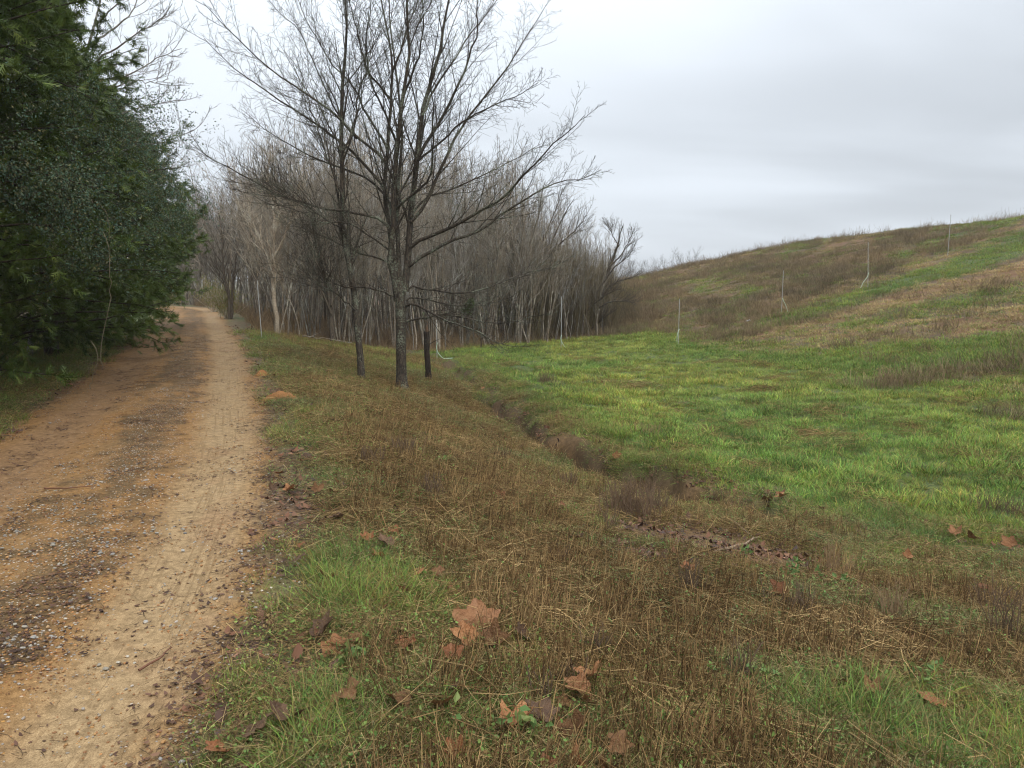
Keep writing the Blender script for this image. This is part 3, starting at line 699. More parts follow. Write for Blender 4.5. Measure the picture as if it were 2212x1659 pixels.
rgs = np.random.default_rng(77)
used = set(); NS = 0
SKIND = ['tan single-stemmed', 'tan slim', 'grey-brown', 'tall pale-barked', 'tan twin-stemmed', 'tan three-stemmed', 'short three-stemmed', 'grey-brown bushy', 'low pale-barked', 'grey twin-stemmed']
ZONES = {'road': 'by the road',
         'mid': 'behind the forked tree',
         'right': 'near the leaning willow'}
def top_limit(u): return np.interp(u, [430, 480, 560, 700, 900, 1050, 1180, 1280, 1400], [400, 350, 310, 285, 285, 330, 420, 500, 590])
cand = []
for k in range(285):
    # a third stand in the front row, the rest behind
    u = rgs.uniform(445, 1330) if k % 3 else rgs.uniform(450, 1300)
    fr = k % 3 == 0
    dpt = front_y(u) + (abs(rgs.normal(0, .8)) if fr else rgs.uniform(.5, 1) ** 1.0 * rgs.uniform(1, 17))
    x = (u - 1106) / FPX * dpt * 1.01; cand.append((dpt, x, u, fr))
cand.sort()
spots = []
for dpt, x, u, fr in cand:
    q, _ = poly_sd(ROAD, np.array([x]), np.array([dpt]))
    if 0 < q[0] < HW + 1.2 or (q[0] <= 0 and dpt < 50 and q[0] > -HW - 1.5) : continue
    if q[0] < 0 and dpt < 46: continue
    spots.append((x, dpt, u))
# behind the bend of the road
for k in range(26): spots.append((rgs.uniform(-26, -14), rgs.uniform(51, 60), 420))
for x, yy, u in spots:
    z = float(H(x, yy))
    topz = CAM_Z + (603 - top_limit(u)) / FPX * yy
    hwant = (topz - z) * rgs.uniform(.72, 1.06)
    hwant = min(hwant, 10.5)
    zone = 'road' if u < 700 else ('mid' if u < 1130 else 'right')
    j = int(rgs.integers(0, len(PROTO))); pr = PROTO[j]
    ph = [8.6, 8.0, 7.4, 8.2, 7.0, 7.6, 6.2, 7.8, 6.6, 8.8][j]
    sc = hwant / ph
    fr_ = yy - front_y(u); dep = 'in the front row of the thicket' if fr_ < 1.6 else ('just inside the thicket' if fr_ < 8 else 'deep in the thicket')
    if u == 420: dep = 'at the far bend of the road'; lab = '%s bare sapling in the woods at the far bend of the road' % SKIND[j]; gr = '%s saplings at the far bend' % SKIND[j]
    else: lab = '%s bare sapling %s %s' % (SKIND[j], dep, ZONES[zone]); gr = '%s saplings %s %s' % (SKIND[j], dep, ZONES[zone])
    if j not in used:
        used.add(j); pr.location = (x, yy, z); pr.scale = (sc * .9, sc * .9, sc); pr.rotation_euler = (0, 0, rgs.uniform(0, 6.28)); tag(pr, lab, 'tree', gr)
    else: dup(pr, (x, yy, z), rgs.uniform(0, 6.28), (sc * .9, sc * .9, sc), lab, gr, (rgs.normal(0, .035), rgs.normal(0, .035)))
    NS += 1

# ------------------------------------------------------------------ scattered growth: points carry rotation, scale, kind and tint
PROTOS = {}
def proto_col(name, meshes):
    c = bpy.data.collections.new('protos_' + name)
    for i, me in enumerate(meshes):
        o = bpy.data.objects.new('%s_%02d' % (name, i), me); c.objects.link(o)
    return c
def scatter(name, label, pos, rot, scl, idx, tint, col, material_hint=None):
    me = bpy.data.meshes.new(name + '_points'); n = len(pos)
    me.vertices.add(n); me.vertices.foreach_set('co', np.asarray(pos, np.float32).ravel())
    for nm, typ, arr, key in (('rot', 'FLOAT_VECTOR', rot, 'vector'), ('scl', 'FLOAT', scl, 'value'), ('tint', 'FLOAT_COLOR', np.concatenate([tint, np.ones((n, 1))], 1), 'color')):
        a = me.attributes.new(nm, typ, 'POINT'); a.data.foreach_set(key, np.asarray(arr, np.float32).ravel())
    a = me.attributes.new('kind_index', 'INT', 'POINT'); a.data.foreach_set('value', np.asarray(idx, np.int32))
    me.update()
    o = put(name, me); tag(o, label, None, None, 'stuff')
    ng = bpy.data.node_groups.new(name + '_nodes', 'GeometryNodeTree')
    ng.interface.new_socket(name='Geometry', in_out='INPUT', socket_type='NodeSocketGeometry')
    ng.interface.new_socket(name='Geometry', in_out='OUTPUT', socket_type='NodeSocketGeometry')
    N = ng.nodes; L = ng.links
    gi = N.new('NodeGroupInput'); go = N.new('NodeGroupOutput'); ip = N.new('GeometryNodeInstanceOnPoints'); ci = N.new('GeometryNodeCollectionInfo')
    ci.inputs['Collection'].default_value = col; ci.inputs['Separate Children'].default_value = True; ci.inputs['Reset Children'].default_value = True
    def na(nm, t):
        a = N.new('GeometryNodeInputNamedAttribute'); a.data_type = t; a.inputs['Name'].default_value = nm; return a.outputs['Attribute']
    e2r = N.new('FunctionNodeEulerToRotation'); L.new(na('rot', 'FLOAT_VECTOR'), e2r.inputs[0])
    L.new(gi.outputs[0], ip.inputs['Points']); L.new(ci.outputs[0], ip.inputs['Instance']); ip.inputs['Pick Instance'].default_value = True
    L.new(na('kind_index', 'INT'), ip.inputs['Instance Index']); L.new(e2r.outputs[0], ip.inputs['Rotation']); L.new(na('scl', 'FLOAT'), ip.inputs['Scale'])
    L.new(ip.outputs[0], go.inputs[0])
    md = o.modifiers.new('scatter', 'NODES'); md.node_group = ng
    return o
def blades(n, spread, h0, h1, w, lean, seed, cols, straw=.1, mat=None, nseg=3, flop=.6, base_up=1.0):
    rg = np.random.default_rng(seed)
    a = rg.uniform(0, 2 * PI, n); rad = spread * np.sqrt(rg.random(n)); b0 = np.stack([np.cos(a) * rad, np.sin(a) * rad, np.full(n, -.01)], 1)
    da = a + rg.normal(0, .9, n); hl = rg.uniform(h0, h1, n); le = np.abs(rg.normal(lean, lean * .6, n))
    D = unit(np.stack([np.cos(da) * le, np.sin(da) * le, np.full(n, base_up)], 1)); out = np.stack([np.cos(da), np.sin(da), np.zeros(n)], 1)
    sidev = np.stack([-np.sin(da), np.cos(da), np.zeros(n)], 1); sidev = unit(sidev + rg.normal(0, .35, (n, 3)))
    Vs = []; p = b0.copy()
    for i in range(nseg + 1):
        t = i / nseg; ww = w * (1 - t ** 1.6) * rg.uniform(.8, 1.2) * .5
        if i < nseg: Vs += [p - sidev * ww, p + sidev * ww]
        else: Vs += [p]
        D = unit(D + out * flop * .33 * (1 + t) + np.array([0, 0, -.33 * flop * t * 1.2])); p = p + D * (hl / nseg)[:, None]
    V = np.stack(Vs, 1).reshape(-1, 3); k = 2 * nseg + 1; I = np.arange(n)[:, None] * k
    Q = np.concatenate([I + [2 * i, 2 * i + 1, 2 * i + 3, 2 * i + 2] for i in range(nseg - 1)]) if nseg > 1 else None
    T = I + [2 * nseg - 2, 2 * nseg - 1, 2 * nseg]
    c = np.asarray(cols)[rg.integers(0, len(cols), n)] * rg.uniform(.5, 1.4, (n, 1))
    st = rg.random(n) < straw; c[st] = np.array([.34, .24, .09]) * rg.uniform(.5, 1.1, (st.sum(), 1))
    pc = np.concatenate([np.repeat(c, k, 0), np.ones((n * k, 1))], 1)
    return dict(V=V, Q=Q, T=T, pc=pc)
def straws(n, spread, l0, l1, w, seed, cols, zmax=.05, tilt=.25, vert=False, kink=.1):
    """thin dead stems, lying or standing: three-sided so that they have body"""
    rg = np.random.default_rng(seed)
    a = rg.uniform(0, 2 * PI, n); rad = spread * np.sqrt(rg.random(n)); c = np.stack([np.cos(a) * rad, np.sin(a) * rad, rg.uniform(0, zmax, n)], 1)
    d = rg.uniform(0, 2 * PI, n)
    if vert: D = unit(np.stack([np.cos(d) * tilt * rg.random(n) * 2, np.sin(d) * tilt * rg.random(n) * 2, np.ones(n)], 1)); c[:, 2] = -.01
    else: D = unit(np.stack([np.cos(d), np.sin(d), rg.normal(0, tilt, n)], 1)); 
    ln = rg.uniform(l0, l1, n)[:, None]
    s = 0 if vert else -.5
    P = np.stack([c + D * ln * s, c + D * ln * (s + .5) + rg.normal(0, kink, (n, 3)) * ln * .5, c + D * ln * (s + 1)], 1)
    if not vert: P[..., 2] = np.maximum(P[..., 2], .002)
    t = Tubes(); t.add(P, np.tile(np.array([[w, w * .8, w * .5]]) * .5, (n, 1)) * rg.uniform(.6, 1.4, (n, 1)), 3)
    Vs = None
    me = t.mesh('tmp', None); V = np.zeros(len(me.vertices) * 3, np.float32); me.vertices.foreach_get('co', V); V = V.reshape(-1, 3)
    Q = np.zeros(len(me.polygons) * 4, np.int32); me.polygons.foreach_get('vertices', Q); Q = Q.reshape(-1, 4); bpy.data.meshes.remove(me)
    cc = np.asarray(cols)[rg.integers(0, len(cols), n)] * rg.uniform(.55, 1.35, (n, 1)); pc = np.concatenate([np.repeat(cc, 9, 0), np.ones((n * 9, 1))], 1)
    return dict(V=V, Q=Q, T=None, pc=pc)
def leaflets(n, spread, size, seed, cols, zmax=.04, aspect=.6, curl=.15, flat=.5, zmin=.003):
    rg = np.random.default_rng(seed)
    a = rg.uniform(0, 2 * PI, n); rad = spread * np.sqrt(rg.random(n)); p = np.stack([np.cos(a) * rad, np.sin(a) * rad, rg.uniform(zmin, zmax, n)], 1)
    d = rg.uniform(0, 2 * PI, n); A = unit(np.stack([np.cos(d), np.sin(d), rg.normal(.1, flat, n)], 1)); B = unit(np.cross(A, np.stack([rg.normal(0, flat, n), rg.normal(0, flat, n), np.ones(n)], 1))); C = np.cross(A, B)
    s = size * rg.uniform(.5, 1.3, (n, 1))
    pts = [p, p + A * s * .28 + B * s * aspect * .42 + C * s * curl, p + A * s * .7 + B * s * aspect * .38 + C * s * curl * 1.2, p + A * s, p + A * s * .7 - B * s * aspect * .38 + C * s * curl * 1.2, p + A * s * .28 - B * s * aspect * .42 + C * s * curl, p + A * s * .5]
    V = np.stack(pts, 1).reshape(-1, 3); I = np.arange(n)[:, None] * 7
    Q = np.concatenate([I + [0, 1, 2, 6], I + [6, 2, 3, 4], ]); T = np.concatenate([I + [0, 6, 4], I + [0, 4, 5]])
    V[:, 2] = np.maximum(V[:, 2], .001)
    cc = np.asarray(cols)[rg.integers(0, len(cols), n)] * rg.uniform(.6, 1.3, (n, 1)); pc = np.concatenate([np.repeat(cc, 7, 0), np.ones((n * 7, 1))], 1)
    return dict(V=V, Q=Q, T=T, pc=pc)
def stones(n, spread, s0, s1, seed, cols):
    rg = np.random.default_rng(seed); ph = (1 + 5 ** .5) / 2
    iv = np.array([(-1, ph, 0), (1, ph, 0), (-1, -ph, 0), (1, -ph, 0), (0, -1, ph), (0, 1, ph), (0, -1, -ph), (0, 1, -ph), (ph, 0, -1), (ph, 0, 1), (-ph, 0, -1), (-ph, 0, 1)]) / 1.9
    it = np.array([(0, 11, 5), (0, 5, 1), (0, 1, 7), (0, 7, 10), (0, 10, 11), (1, 5, 9), (5, 11, 4), (11, 10, 2), (10, 7, 6), (7, 1, 8), (3, 9, 4), (3, 4, 2), (3, 2, 6), (3, 6, 8), (3, 8, 9), (4, 9, 5), (2, 4, 11), (6, 2, 10), (8, 6, 7), (9, 8, 1)])
    Vs, Ts, pcs = [], [], []
    for i in range(n):
        s = rg.uniform(s0, s1); sh = iv * rg.uniform(.75, 1.25, (12, 1)) * np.array([1, rg.uniform(.6, .95), rg.uniform(.35, .6)]) * s
        a = rg.uniform(0, 6.28); r = spread * math.sqrt(rg.random()); M = np.array([[math.cos(a), -math.sin(a), 0], [math.sin(a), math.cos(a), 0], [0, 0, 1]])
        b = rg.uniform(0, 6.28); Vs.append(sh @ M.T + [math.cos(b) * r, math.sin(b) * r, s * .12]); Ts.append(it + 12 * i)
        pcs.append(np.tile([*(np.asarray(cols[rg.integers(0, len(cols))]) * rg.uniform(.6, 1.25)), 1], (12, 1)))
    return dict(V=np.concatenate(Vs), Q=None, T=np.concatenate(Ts), pc=np.concatenate(pcs))
def join(*parts):
    V, Q, T, pc, off = [], [], [], [], 0
    for p in parts:
        V.append(p['V']); pc.append(p['pc'])
        if p['Q'] is not None: Q.append(p['Q'] + off)
        if p['T'] is not None: T.append(p['T'] + off)
        off += len(p['V'])
    return dict(V=np.concatenate(V), Q=np.concatenate(Q) if Q else None, T=np.concatenate(T) if T else None, pc=np.concatenate(pc))
def mk(p, mat, smooth=True): return mesh_np('tuft', p['V'], p['Q'], p['T'], mat, smooth, {'pc': ('FLOAT_COLOR', p['pc'])})

def sample(n, r0, r1, power, az=57, seed=1):
    n = int(n * 1.32)
    """points on the ground with density ~ r**-power"""
    rg = np.random.default_rng(seed)
    g = np.linspace(r0, r1, 2000); w = g ** (1 - power); c = np.cumsum(w); c /= c[-1]
    r = np.interp(rg.random(n), c, g); a = np.radians(rg.uniform(-az, az, n))
    return r * np.sin(a), r * np.cos(a), r, rg
def lay(x, y, rg, tilt=.12, scl=(.8, 1.2), nk=4, sink=0.0):
    n = len(x); z = H(x, y) - sink; e = .08
    gx = (H(x + e, y) - H(x - e, y)) / (2 * e); gy = (H(x, y + e) - H(x, y - e)) / (2 * e)
    yaw = rg.uniform(0, 6.28, n)
    # lean with the slope: rotation about X and Y applied before yaw is awkward, so only small tilts
    c_, s_ = np.cos(yaw), np.sin(yaw)
    rx = (gy * c_ - gx * s_); ry = -(gx * c_ + gy * s_)
    rot = np.stack([rx * .8 + rg.normal(0, tilt, n), ry * .8 + rg.normal(0, tilt, n), yaw], 1)
    return np.stack([x, y, z], 1), rot, rg.uniform(*scl, n), rg.integers(0, nk, n)
def tints(x, y, rg, a, b, f=.6, seed=5, jit=.12):
    t = np.clip((fbm(x, y, f, 4, seed) - .3) / .4, 0, 1)[:, None]
    return (np.array(a) * (1 - t) + np.array(b) * t) * rg.uniform(1 - jit, 1 + jit, (len(x), 1))

GREENS = [(.17, .27, .05), (.235, .31, .06), (.12, .215, .05), (.30, .32, .075), (.09, .15, .035)]
OLIVE = [(.17, .25, .06), (.24, .27, .085), (.21, .20, .08), (.13, .215, .055)]
BROWN = [(.21, .145, .072), (.32, .235, .12), (.10, .068, .036), (.48, .37, .20), (.15, .10, .05)]
RUST = [(.32, .17, .085), (.26, .14, .075), (.38, .23, .12)]
# --- lush grass of the field
C_NEAR = proto_col('near_grass', [mk(blades(24, .06, .05, .17, .0036, .5, 200 + i, GREENS + OLIVE[:2], .2), M_BLADE) for i in range(5)])
C_MID = proto_col('mid_grass', [mk(blades(52, .19, .05, .16, .0085, .5, 210 + i, GREENS, .16), M_BLADE) for i in range(5)])
C_FAR = proto_col('far_grass', [mk(blades(95, .50, .06, .17, .015, .6, 220 + i, GREENS, .12, nseg=2), M_BLADE) for i in range(5)])
x, y, r, rg = sample(52000, 5.5, 34, 1.15, seed=1)
g, _ = poly_sd(GULLY, x, y); G = green_of(x, y)
wb = (fbm(x, y, 1.6, 3, 21) - .5) * .9; gz_ = (np.abs(g + wb) < .16 + .012 * y) & (y < 25) & (fbm(x, y, .9, 3, 5) > .34)
k = (g > -.9 + 2.2 * (fbm(x, y, .8, 4, 62) - .35)) & ~gz_ & (hill_d(x, y) < 6) & (rg.random(len(x)) < sm(.2, .8, G)) ; x, y, r = x[k], y[k], r[k]
ps, rt, sc, ix = lay(x, y, rg, .15, (.7, 1.25), 5)
tn = tints(x, y, rg, (.82, .95, .88), (1.28, 1.12, .98), .45, 301, .25) * (1 + .9 * (fbm(x, y, 1.6, 3, 305) - .5) + 1.0 * (fbm(x, y, 5.0, 2, 306) - .5))[:, None]
sc *= (.15 + 1.3 * fbm(x, y, 2.2, 3, 303)) * (.45 + .55 * sm(-.6, 1.5, g[k]))
scatter('field_grass', 'bright green grass of the low field', ps, rt, sc, ix, tn, C_MID)
# --- long green grass close by and on the verge strip
x, y, r, rg = sample(60000, 1.6, 24, 1.25, seed=2)
g, _ = poly_sd(GULLY, x, y); q, _ = poly_sd(ROAD, x, y); G = green_of(x, y)
n_ = fbm(x, y, 1.7, 3, 333)
k = ((q > HW + .35) | ((q < -HW - .2) & (q > -HW - 2.6))) & (g < 1.0) & (rg.random(len(x)) < 1 - debris(x, y)) & (rg.random(len(x)) < sm(.18, 1.0, G + (n_ - .5) * 1.2) * .95); x, y, r = x[k], y[k], r[k]
G = green_of(x, y)
ps, rt, sc, ix = lay(x, y, rg, .18, (.7, 1.25), 5); sc *= (.45 + .6 * sm(.5, 1.0, G)) * (.6 + .8 * fbm(x, y, 3.5, 3, 313))
sc *= 1 + .02 * r
tn = tints(x, y, rg, (.58, .74, .80), (.92, .90, .78), 1.3, 311, .25)
scatter('verge_grass', 'long green grass in clumps on the road verge', ps, rt, sc, ix, tn, C_NEAR)
# --- radiating tussocks through the field
C_TUSS = proto_col('tussock', [mk(blades(46, .035, .10, .27, .0065, .75, 600 + i, GREENS, .15, nseg=4, flop=1.0), M_BLADE) for i in range(5)])
x, y, r, rg = sample(17000, 2.0, 32, 1.05, seed=22)
g, _ = poly_sd(GULLY, x, y); q, _ = poly_sd(ROAD, x, y); G = green_of(x, y); n_ = fbm(x, y, 1.0, 3, 339)
k = (q > HW + .5) & ~((np.abs(g) < .3) & (y < 25)) & (hill_d(x, y) < 12) & (rg.random(len(x)) < np.where(g > 0, .25 + .75 * sm(.4, .7, n_), .5 * sm(.62, 1.0, G))); x, y, r = x[k], y[k], r[k]
ps, rt, sc, ix = lay(x, y, rg, .15, (.35, .85), 5)
tn = tints(x, y, rg, (.52, .70, .70), (1.35, 1.15, .95), .9, 342, .3)
scatter('grass_tussocks', 'arching green and straw-tipped grass tussocks in the field', ps, rt, sc, ix, tn, C_TUSS)
# --- small-leaved ground cover between the dead stems
def bare(x, y, rg, w=.0):
    g, _ = poly_sd(GULLY, x, y); wb = (fbm(x, y, 1.6, 3, 21) - .5) * .9
    return (np.abs(g + wb) < .10 + .009 * y + w) & (y < 25) & (y > 5.5) & (fbm(x, y, .9, 3, 5) > .34) & (rg.random(len(x)) < .9)
C_COVER = proto_col('cover', [mk(join(leaflets(34, .10, .0125, 230 + i, [(.15, .235, .07), (.11, .18, .05), (.20, .26, .085), (.14, .19, .06), (.22, .16, .08)], .05, .62, .12, .5, .006), straws(24, .12, .03, .12, .0017, 240 + i, BROWN, .05, .5)), M_BLADE) for i in range(6)])
x, y, r, rg = sample(50000, 1.6, 20, 1.2, seed=3)
g, _ = poly_sd(GULLY, x, y); q, _ = poly_sd(ROAD, x, y); G = green_of(x, y)
k = ((q > HW + .05) | (q < -HW - .15)) & (g < .6) & (rg.random(len(x)) < (.30 + .55 * sm(.47, .64, fbm(x, y, 2.6, 3, 340))) * (.6 + .4 * sm(.15, .6, G))) & ~bare(x, y, rg) & (rg.random(len(x)) < np.where(q > 0, .12 + .88 * sm(.15, .8, q - HW + (fbm(x, y, 2.0, 3, 338) - .5) * .8), .6)) & (rg.random(len(x)) < 1 - .9 * debris(x, y)); x, y, r = x[k], y[k], r[k]
ps, rt, sc, ix = lay(x, y, rg, .12, (.8, 1.35), 6); sc *= 1 + .03 * r
scatter('ground_cover', 'low creeping green weeds between dead stems', ps, rt, sc, ix, tints(x, y, rg, (.85, 1.0, .9), (1.15, 1.05, .85), 1.1, 321), C_COVER)
# --- fine short grass, dull olive
C_FINE = proto_col('fine_grass', [mk(blades(30, .07, .025, .075, .0024, .7, 250 + i, OLIVE + GREENS[:2] + [(.22, .16, .08), (.15, .11, .06)], .2, nseg=2), M_BLADE) for i in range(5)])
x, y, r, rg = sample(64000, 1.6, 26, 1.2, seed=4)
g, _ = poly_sd(GULLY, x, y); q, _ = poly_sd(ROAD, x, y); n_ = fbm(x, y, 2.4, 3, 334)
k = (np.abs(q) > HW + .04) & ~bare(x, y, rg) & (g < .8) & (hill_d(x, y) < 1) & (((np.abs(q) > HW + .45) & (rg.random(len(x)) < .8)) | (n_ > .57)) & (rg.random(len(x)) < 1 - .97 * debris(x, y)); x, y, r = x[k], y[k], r[k]
ps, rt, sc, ix = lay(x, y, rg, .15, (.8, 1.4), 5); sc *= 1 + .05 * r
scatter('short_grass', 'fine short olive grass with dry blades', ps, rt, sc, ix, tints(x, y, rg, (.8, .9, .8), (1.2, 1.1, .95), .9, 341), C_FINE)
# --- lying thatch
C_THATCH = proto_col('thatch', [mk(straws(34, .17, .06, .26, .0026, 260 + i, BROWN, .055, .22), M_DRY) for i in range(6)])
x, y, r, rg = sample(21000, 1.6, 25, 1.15, seed=5)
g, _ = poly_sd(GULLY, x, y); q, _ = poly_sd(ROAD, x, y); G = green_of(x, y)
k = (q > HW + .45) & ~bare(x, y, rg, .08) & (rg.random(len(x)) < 1 - debris(x, y)) & (rg.random(len(x)) < np.where(g < .9, .16 + .85 * sm(.6, .15, G), .45 * sm(.52, .68, fbm(x, y, 1.2, 4, 352)))); x, y, r = x[k], y[k], r[k]
ps, rt, sc, ix = lay(x, y, rg, .1, (.75, 1.3), 6); sc *= 1 + .02 * r
scatter('dry_thatch', 'matted brown dead stems lying on the verge', ps, rt, sc, ix, tints(x, y, rg, (.50, .43, .36), (1.0, .90, .78), 1.2, 351, .25), C_THATCH)
# --- standing stubble
C_STUB = proto_col('stubble', [mk(straws(13, .09, .05, .20, .0036, 270 + i, [(.18, .115, .060), (.10, .065, .036), (.27, .185, .10), (.42, .31, .16)], 0, .22, True, .12), M_DRY) for i in range(6)])
x, y, r, rg = sample(26000, 1.8, 24, 1.1, seed=6)
g, _ = poly_sd(GULLY, x, y); q, _ = poly_sd(ROAD, x, y); G = green_of(x, y); n_ = fbm(x, y, 1.4, 3, 336)
k = (q > HW + .6) & (g < .7) & (rg.random(len(x)) < .66 * sm(.80, .22, G + (n_ - .5) * 1.5)) & ~bare(x, y, rg, .1) & (rg.random(len(x)) < 1 - debris(x, y)); x, y, r = x[k], y[k], r[k]
ps, rt, sc, ix = lay(x, y, rg, .12, (.6, 1.35), 6)
scatter('weed_stubble', 'brown mown weed stubble standing on the verge', ps, rt, sc, ix, tints(x, y, rg, (.56, .48, .40), (.98, .88, .77), 1.3, 361, .25), C_STUB)
# --- leaf litter
C_LIT = proto_col('litter', [mk(leaflets(7, .10, .055, 280 + i, [(.12, .062, .036), (.16, .09, .055), (.075, .045, .032), (.20, .12, .075), (.10, .07, .06)], .02, .7, .22, .28), M_LITTER) for i in range(6)])
x, y, r, rg = sample(22000, 1.5, 30, 1.3, seed=7)
g, _ = poly_sd(GULLY, x, y); q, s = poly_sd(ROAD, x, y); n_ = fbm(x, y, 1.2, 3, 337)
dens = np.where(q > 0, .10 + .55 * np.exp(-((q - HW - .55) / .4) ** 2) + .8 * np.exp(-(g / .5) ** 2) * (y < 26) , .9) * sm(.3, .6, n_) + 2.0 * debris(x, y)
k = (np.abs(q) > HW - .02) & (g < .8) & (hill_d(x, y) < 1) & (rg.random(len(x)) < dens); x, y, r = x[k], y[k], r[k]
ps, rt, sc, ix = lay(x, y, rg, .15, (.6, 1.3), 6)
scatter('leaf_litter', 'brown broken leaf litter at the road edge and along the gully', ps, rt, sc, ix, tints(x, y, rg, (.8, .75, .75), (1.25, 1.1, 1.0), 1.5, 371), C_LIT)
# --- road: gravel, bits of leaf and needle
C_PEB = proto_col('pebbles', [mk(stones(12, .10, .003, .008, 290 + i, [(.25, .12, .042), (.31, .17, .065), (.20, .095, .038), (.30, .25, .19), (.24, .21, .18)]), M_STONE, False) for i in range(5)])
C_PEBW = proto_col('white_pebbles', [mk(stones(6, .10, .004, .0115, 296 + i, [(.30, .27, .215), (.22, .205, .18), (.30, .19, .09), (.19, .185, .175)]), M_STONE, False) for i in range(5)])
x, y, r, rg = sample(42000, 1.3, 24, 1.35, seed=8)
q, s = poly_sd(ROAD, x, y); n_ = fbm(x, y, 1.1, 4, 71); n2_ = fbm(x, y, 3.0, 3, 74)
dens = .8 - .60 * np.exp(-((q - .92) / .38) ** 4) - .5 * np.exp(-((q + .80) / .34) ** 4)
k = (np.abs(q) < HW + .5) & (rg.random(len(x)) < dens * sm(.3, .62, n2_ + .08) * np.where(np.abs(q) < HW, 1, .4)); x, y, r = x[k], y[k], r[k]
ps, rt, sc, ix = lay(x, y, rg, .1, (.6, 1.4), 5)
scatter('gravel', 'orange and grey gravel on the dirt road', ps, rt, sc, ix, tints(x, y, rg, (.9, .85, .8), (1.1, 1.1, 1.1), 2, 381), C_PEB)
x, y, r, rg = sample(15000, 1.3, 22, 1.3, seed=9)
q, s = poly_sd(ROAD, x, y); n_ = fbm(q * 1.5, s * .8, 1.0, 3, 75)
dens = .75 * np.exp(-((q - .22) / .30) ** 2) + .06 + .12 * np.exp(-((q - HW - .3) / .3) ** 2)
k = (q > -1.2) & (q < HW + .7) & (rg.random(len(x)) < dens * sm(.34, .64, n_)); x, y, r = x[k], y[k], r[k]
ps, rt, sc, ix = lay(x, y, rg, .1, (.5, 1.5), 5)
scatter('white_gravel', 'pale limestone pebbles in the crown of the road', ps, rt, sc, ix, tints(x, y, rg, (.9, .9, .9), (1.15, 1.12, 1.1), 2, 391), C_PEBW)
C_BITS = proto_col('bits', [mk(join(straws(16, .13, .015, .07, .0018, 500 + i, [(.05, .032, .022), (.09, .055, .035), (.16, .11, .06)], .008, .05), leaflets(9, .13, .022, 506 + i, [(.06, .036, .026), (.09, .05, .035), (.12, .07, .045)], .006, .6, .15, .15)), M_LITTER) for i in range(5)])
x, y, r, rg = sample(22000, 1.3, 26, 1.3, seed=10)
q, s = poly_sd(ROAD, x, y); n_ = fbm(q * 2.5, s * .35, 1.0, 4, 73) * .55 + fbm(x, y, 6.0, 4, 72) * .45
dens = sm(.47, .62, n_) * (1 - .80 * np.exp(-((q - .94) / .36) ** 4)) + .05 + .5 * (np.abs(q) > HW - .1)
k = (np.abs(q) < HW + .6) & (rg.random(len(x)) < dens); x, y, r = x[k], y[k], r[k]
ps, rt, sc, ix = lay(x, y, rg, .06, (.6, 1.4), 5)
scatter('road_debris', 'dark bits of leaves and needles scattered on the road', ps, rt, sc, ix, tints(x, y, rg, (.8, .8, .8), (1.3, 1.2, 1.1), 2, 401), C_BITS)
# --- slope: green patches and dead grass
C_DEADP = proto_col('dead_patch', [mk(join(blades(70, .45, .05, .14, .012, .9, 520 + i, [(.29, .215, .115), (.36, .275, .15), (.22, .16, .085)], .1, nseg=2), blades(14, .4, .06, .14, .012, .6, 530 + i, OLIVE, 0, nseg=2)), M_DRY) for i in range(5)])
C_WEEDP = proto_col('weed_patch', [mk(straws(34, .40, .12, .42, .011, 540 + i, [(.19, .15, .088), (.25, .20, .12), (.15, .115, .068)], 0, .4, True, .2), M_DRY) for i in range(5)])
x, y, r, rg = sample(52000, 13, 86, .75, seed=11)
d = hill_d(x, y); k = (d > -1.2) & (x > -14); x, y, r = x[k], y[k], r[k]; d = d[k]
G = green_of(x, y); pick = rg.random(len(x)) < sm(.22, .5, G)
xx, yy = x[pick], y[pick]; ps, rt, sc, ix = lay(xx, yy, rg, .1, (.65, 1.15), 5)
tn = tints(xx, yy, rg, (.62, .72, .68), (1.0, .92, .78), .3, 411) * (1 + .5 * (fbm(xx, yy, 1.3, 3, 415) - .5))[:, None]; 
scatter('slope_grass', 'green grass patches on the long slope', ps, rt, sc * .9, ix, tn, C_FAR)
xx, yy = x[~pick], y[~pick]; ps, rt, sc, ix = lay(xx, yy, rg, .1, (.65, 1.15), 5)
up = sm(30, 34, hill_th(xx, yy)[0])[:, None]
tn = tints(xx, yy, rg, (.85, .88, .78), (1.35, 1.27, 1.15), .35, 421) * (1 - .28 * up)
scatter('slope_dead_grass', 'flattened brown dead grass on the long slope', ps, rt, sc * .9, ix, tn, C_DEADP)
DPS = [(gp(1905, 838), 1.0, .5), (gp(2040, 822), 1.3, .6), (gp(2150, 800), 1.0, .6), (gp(1640, 715), 2.2, 1.0), (gp(1560, 700), 1.5, 1.0), (gp(2190, 905), .6, .4), (gp(1350, 722), 1.6, .8)]
def dark_patch(x, y): return np.clip(sum(np.exp(-((x - p[0]) / a) ** 2 - ((y - p[1]) / b) ** 2) for p, a, b in DPS), 0, 1)
x, y, r, rg = sample(52000, 12, 84, .6, seed=12)
d = hill_d(x, y); n_ = fbm(x * .5, y * .5, .7, 3, 425)
up = sm(30, 34, hill_th(x, y)[0])
k = ((d > .3) | (dark_patch(x, y) > .3)) & (x > -10) & (rg.random(len(x)) < (.48 * up + .10) * sm(.35, .6, n_) + .8 * dark_patch(x, y)); x, y, r = x[k], y[k], r[k]
ps, rt, sc, ix = lay(x, y, rg, .12, (.45, 1.15), 5)
scatter('slope_weeds', 'dark dead weeds on the upper slope and its crest', ps, rt, sc, ix, tints(x, y, rg, (.75, .75, .75), (1.15, 1.05, 1.0), .6, 431), C_WEEDP)
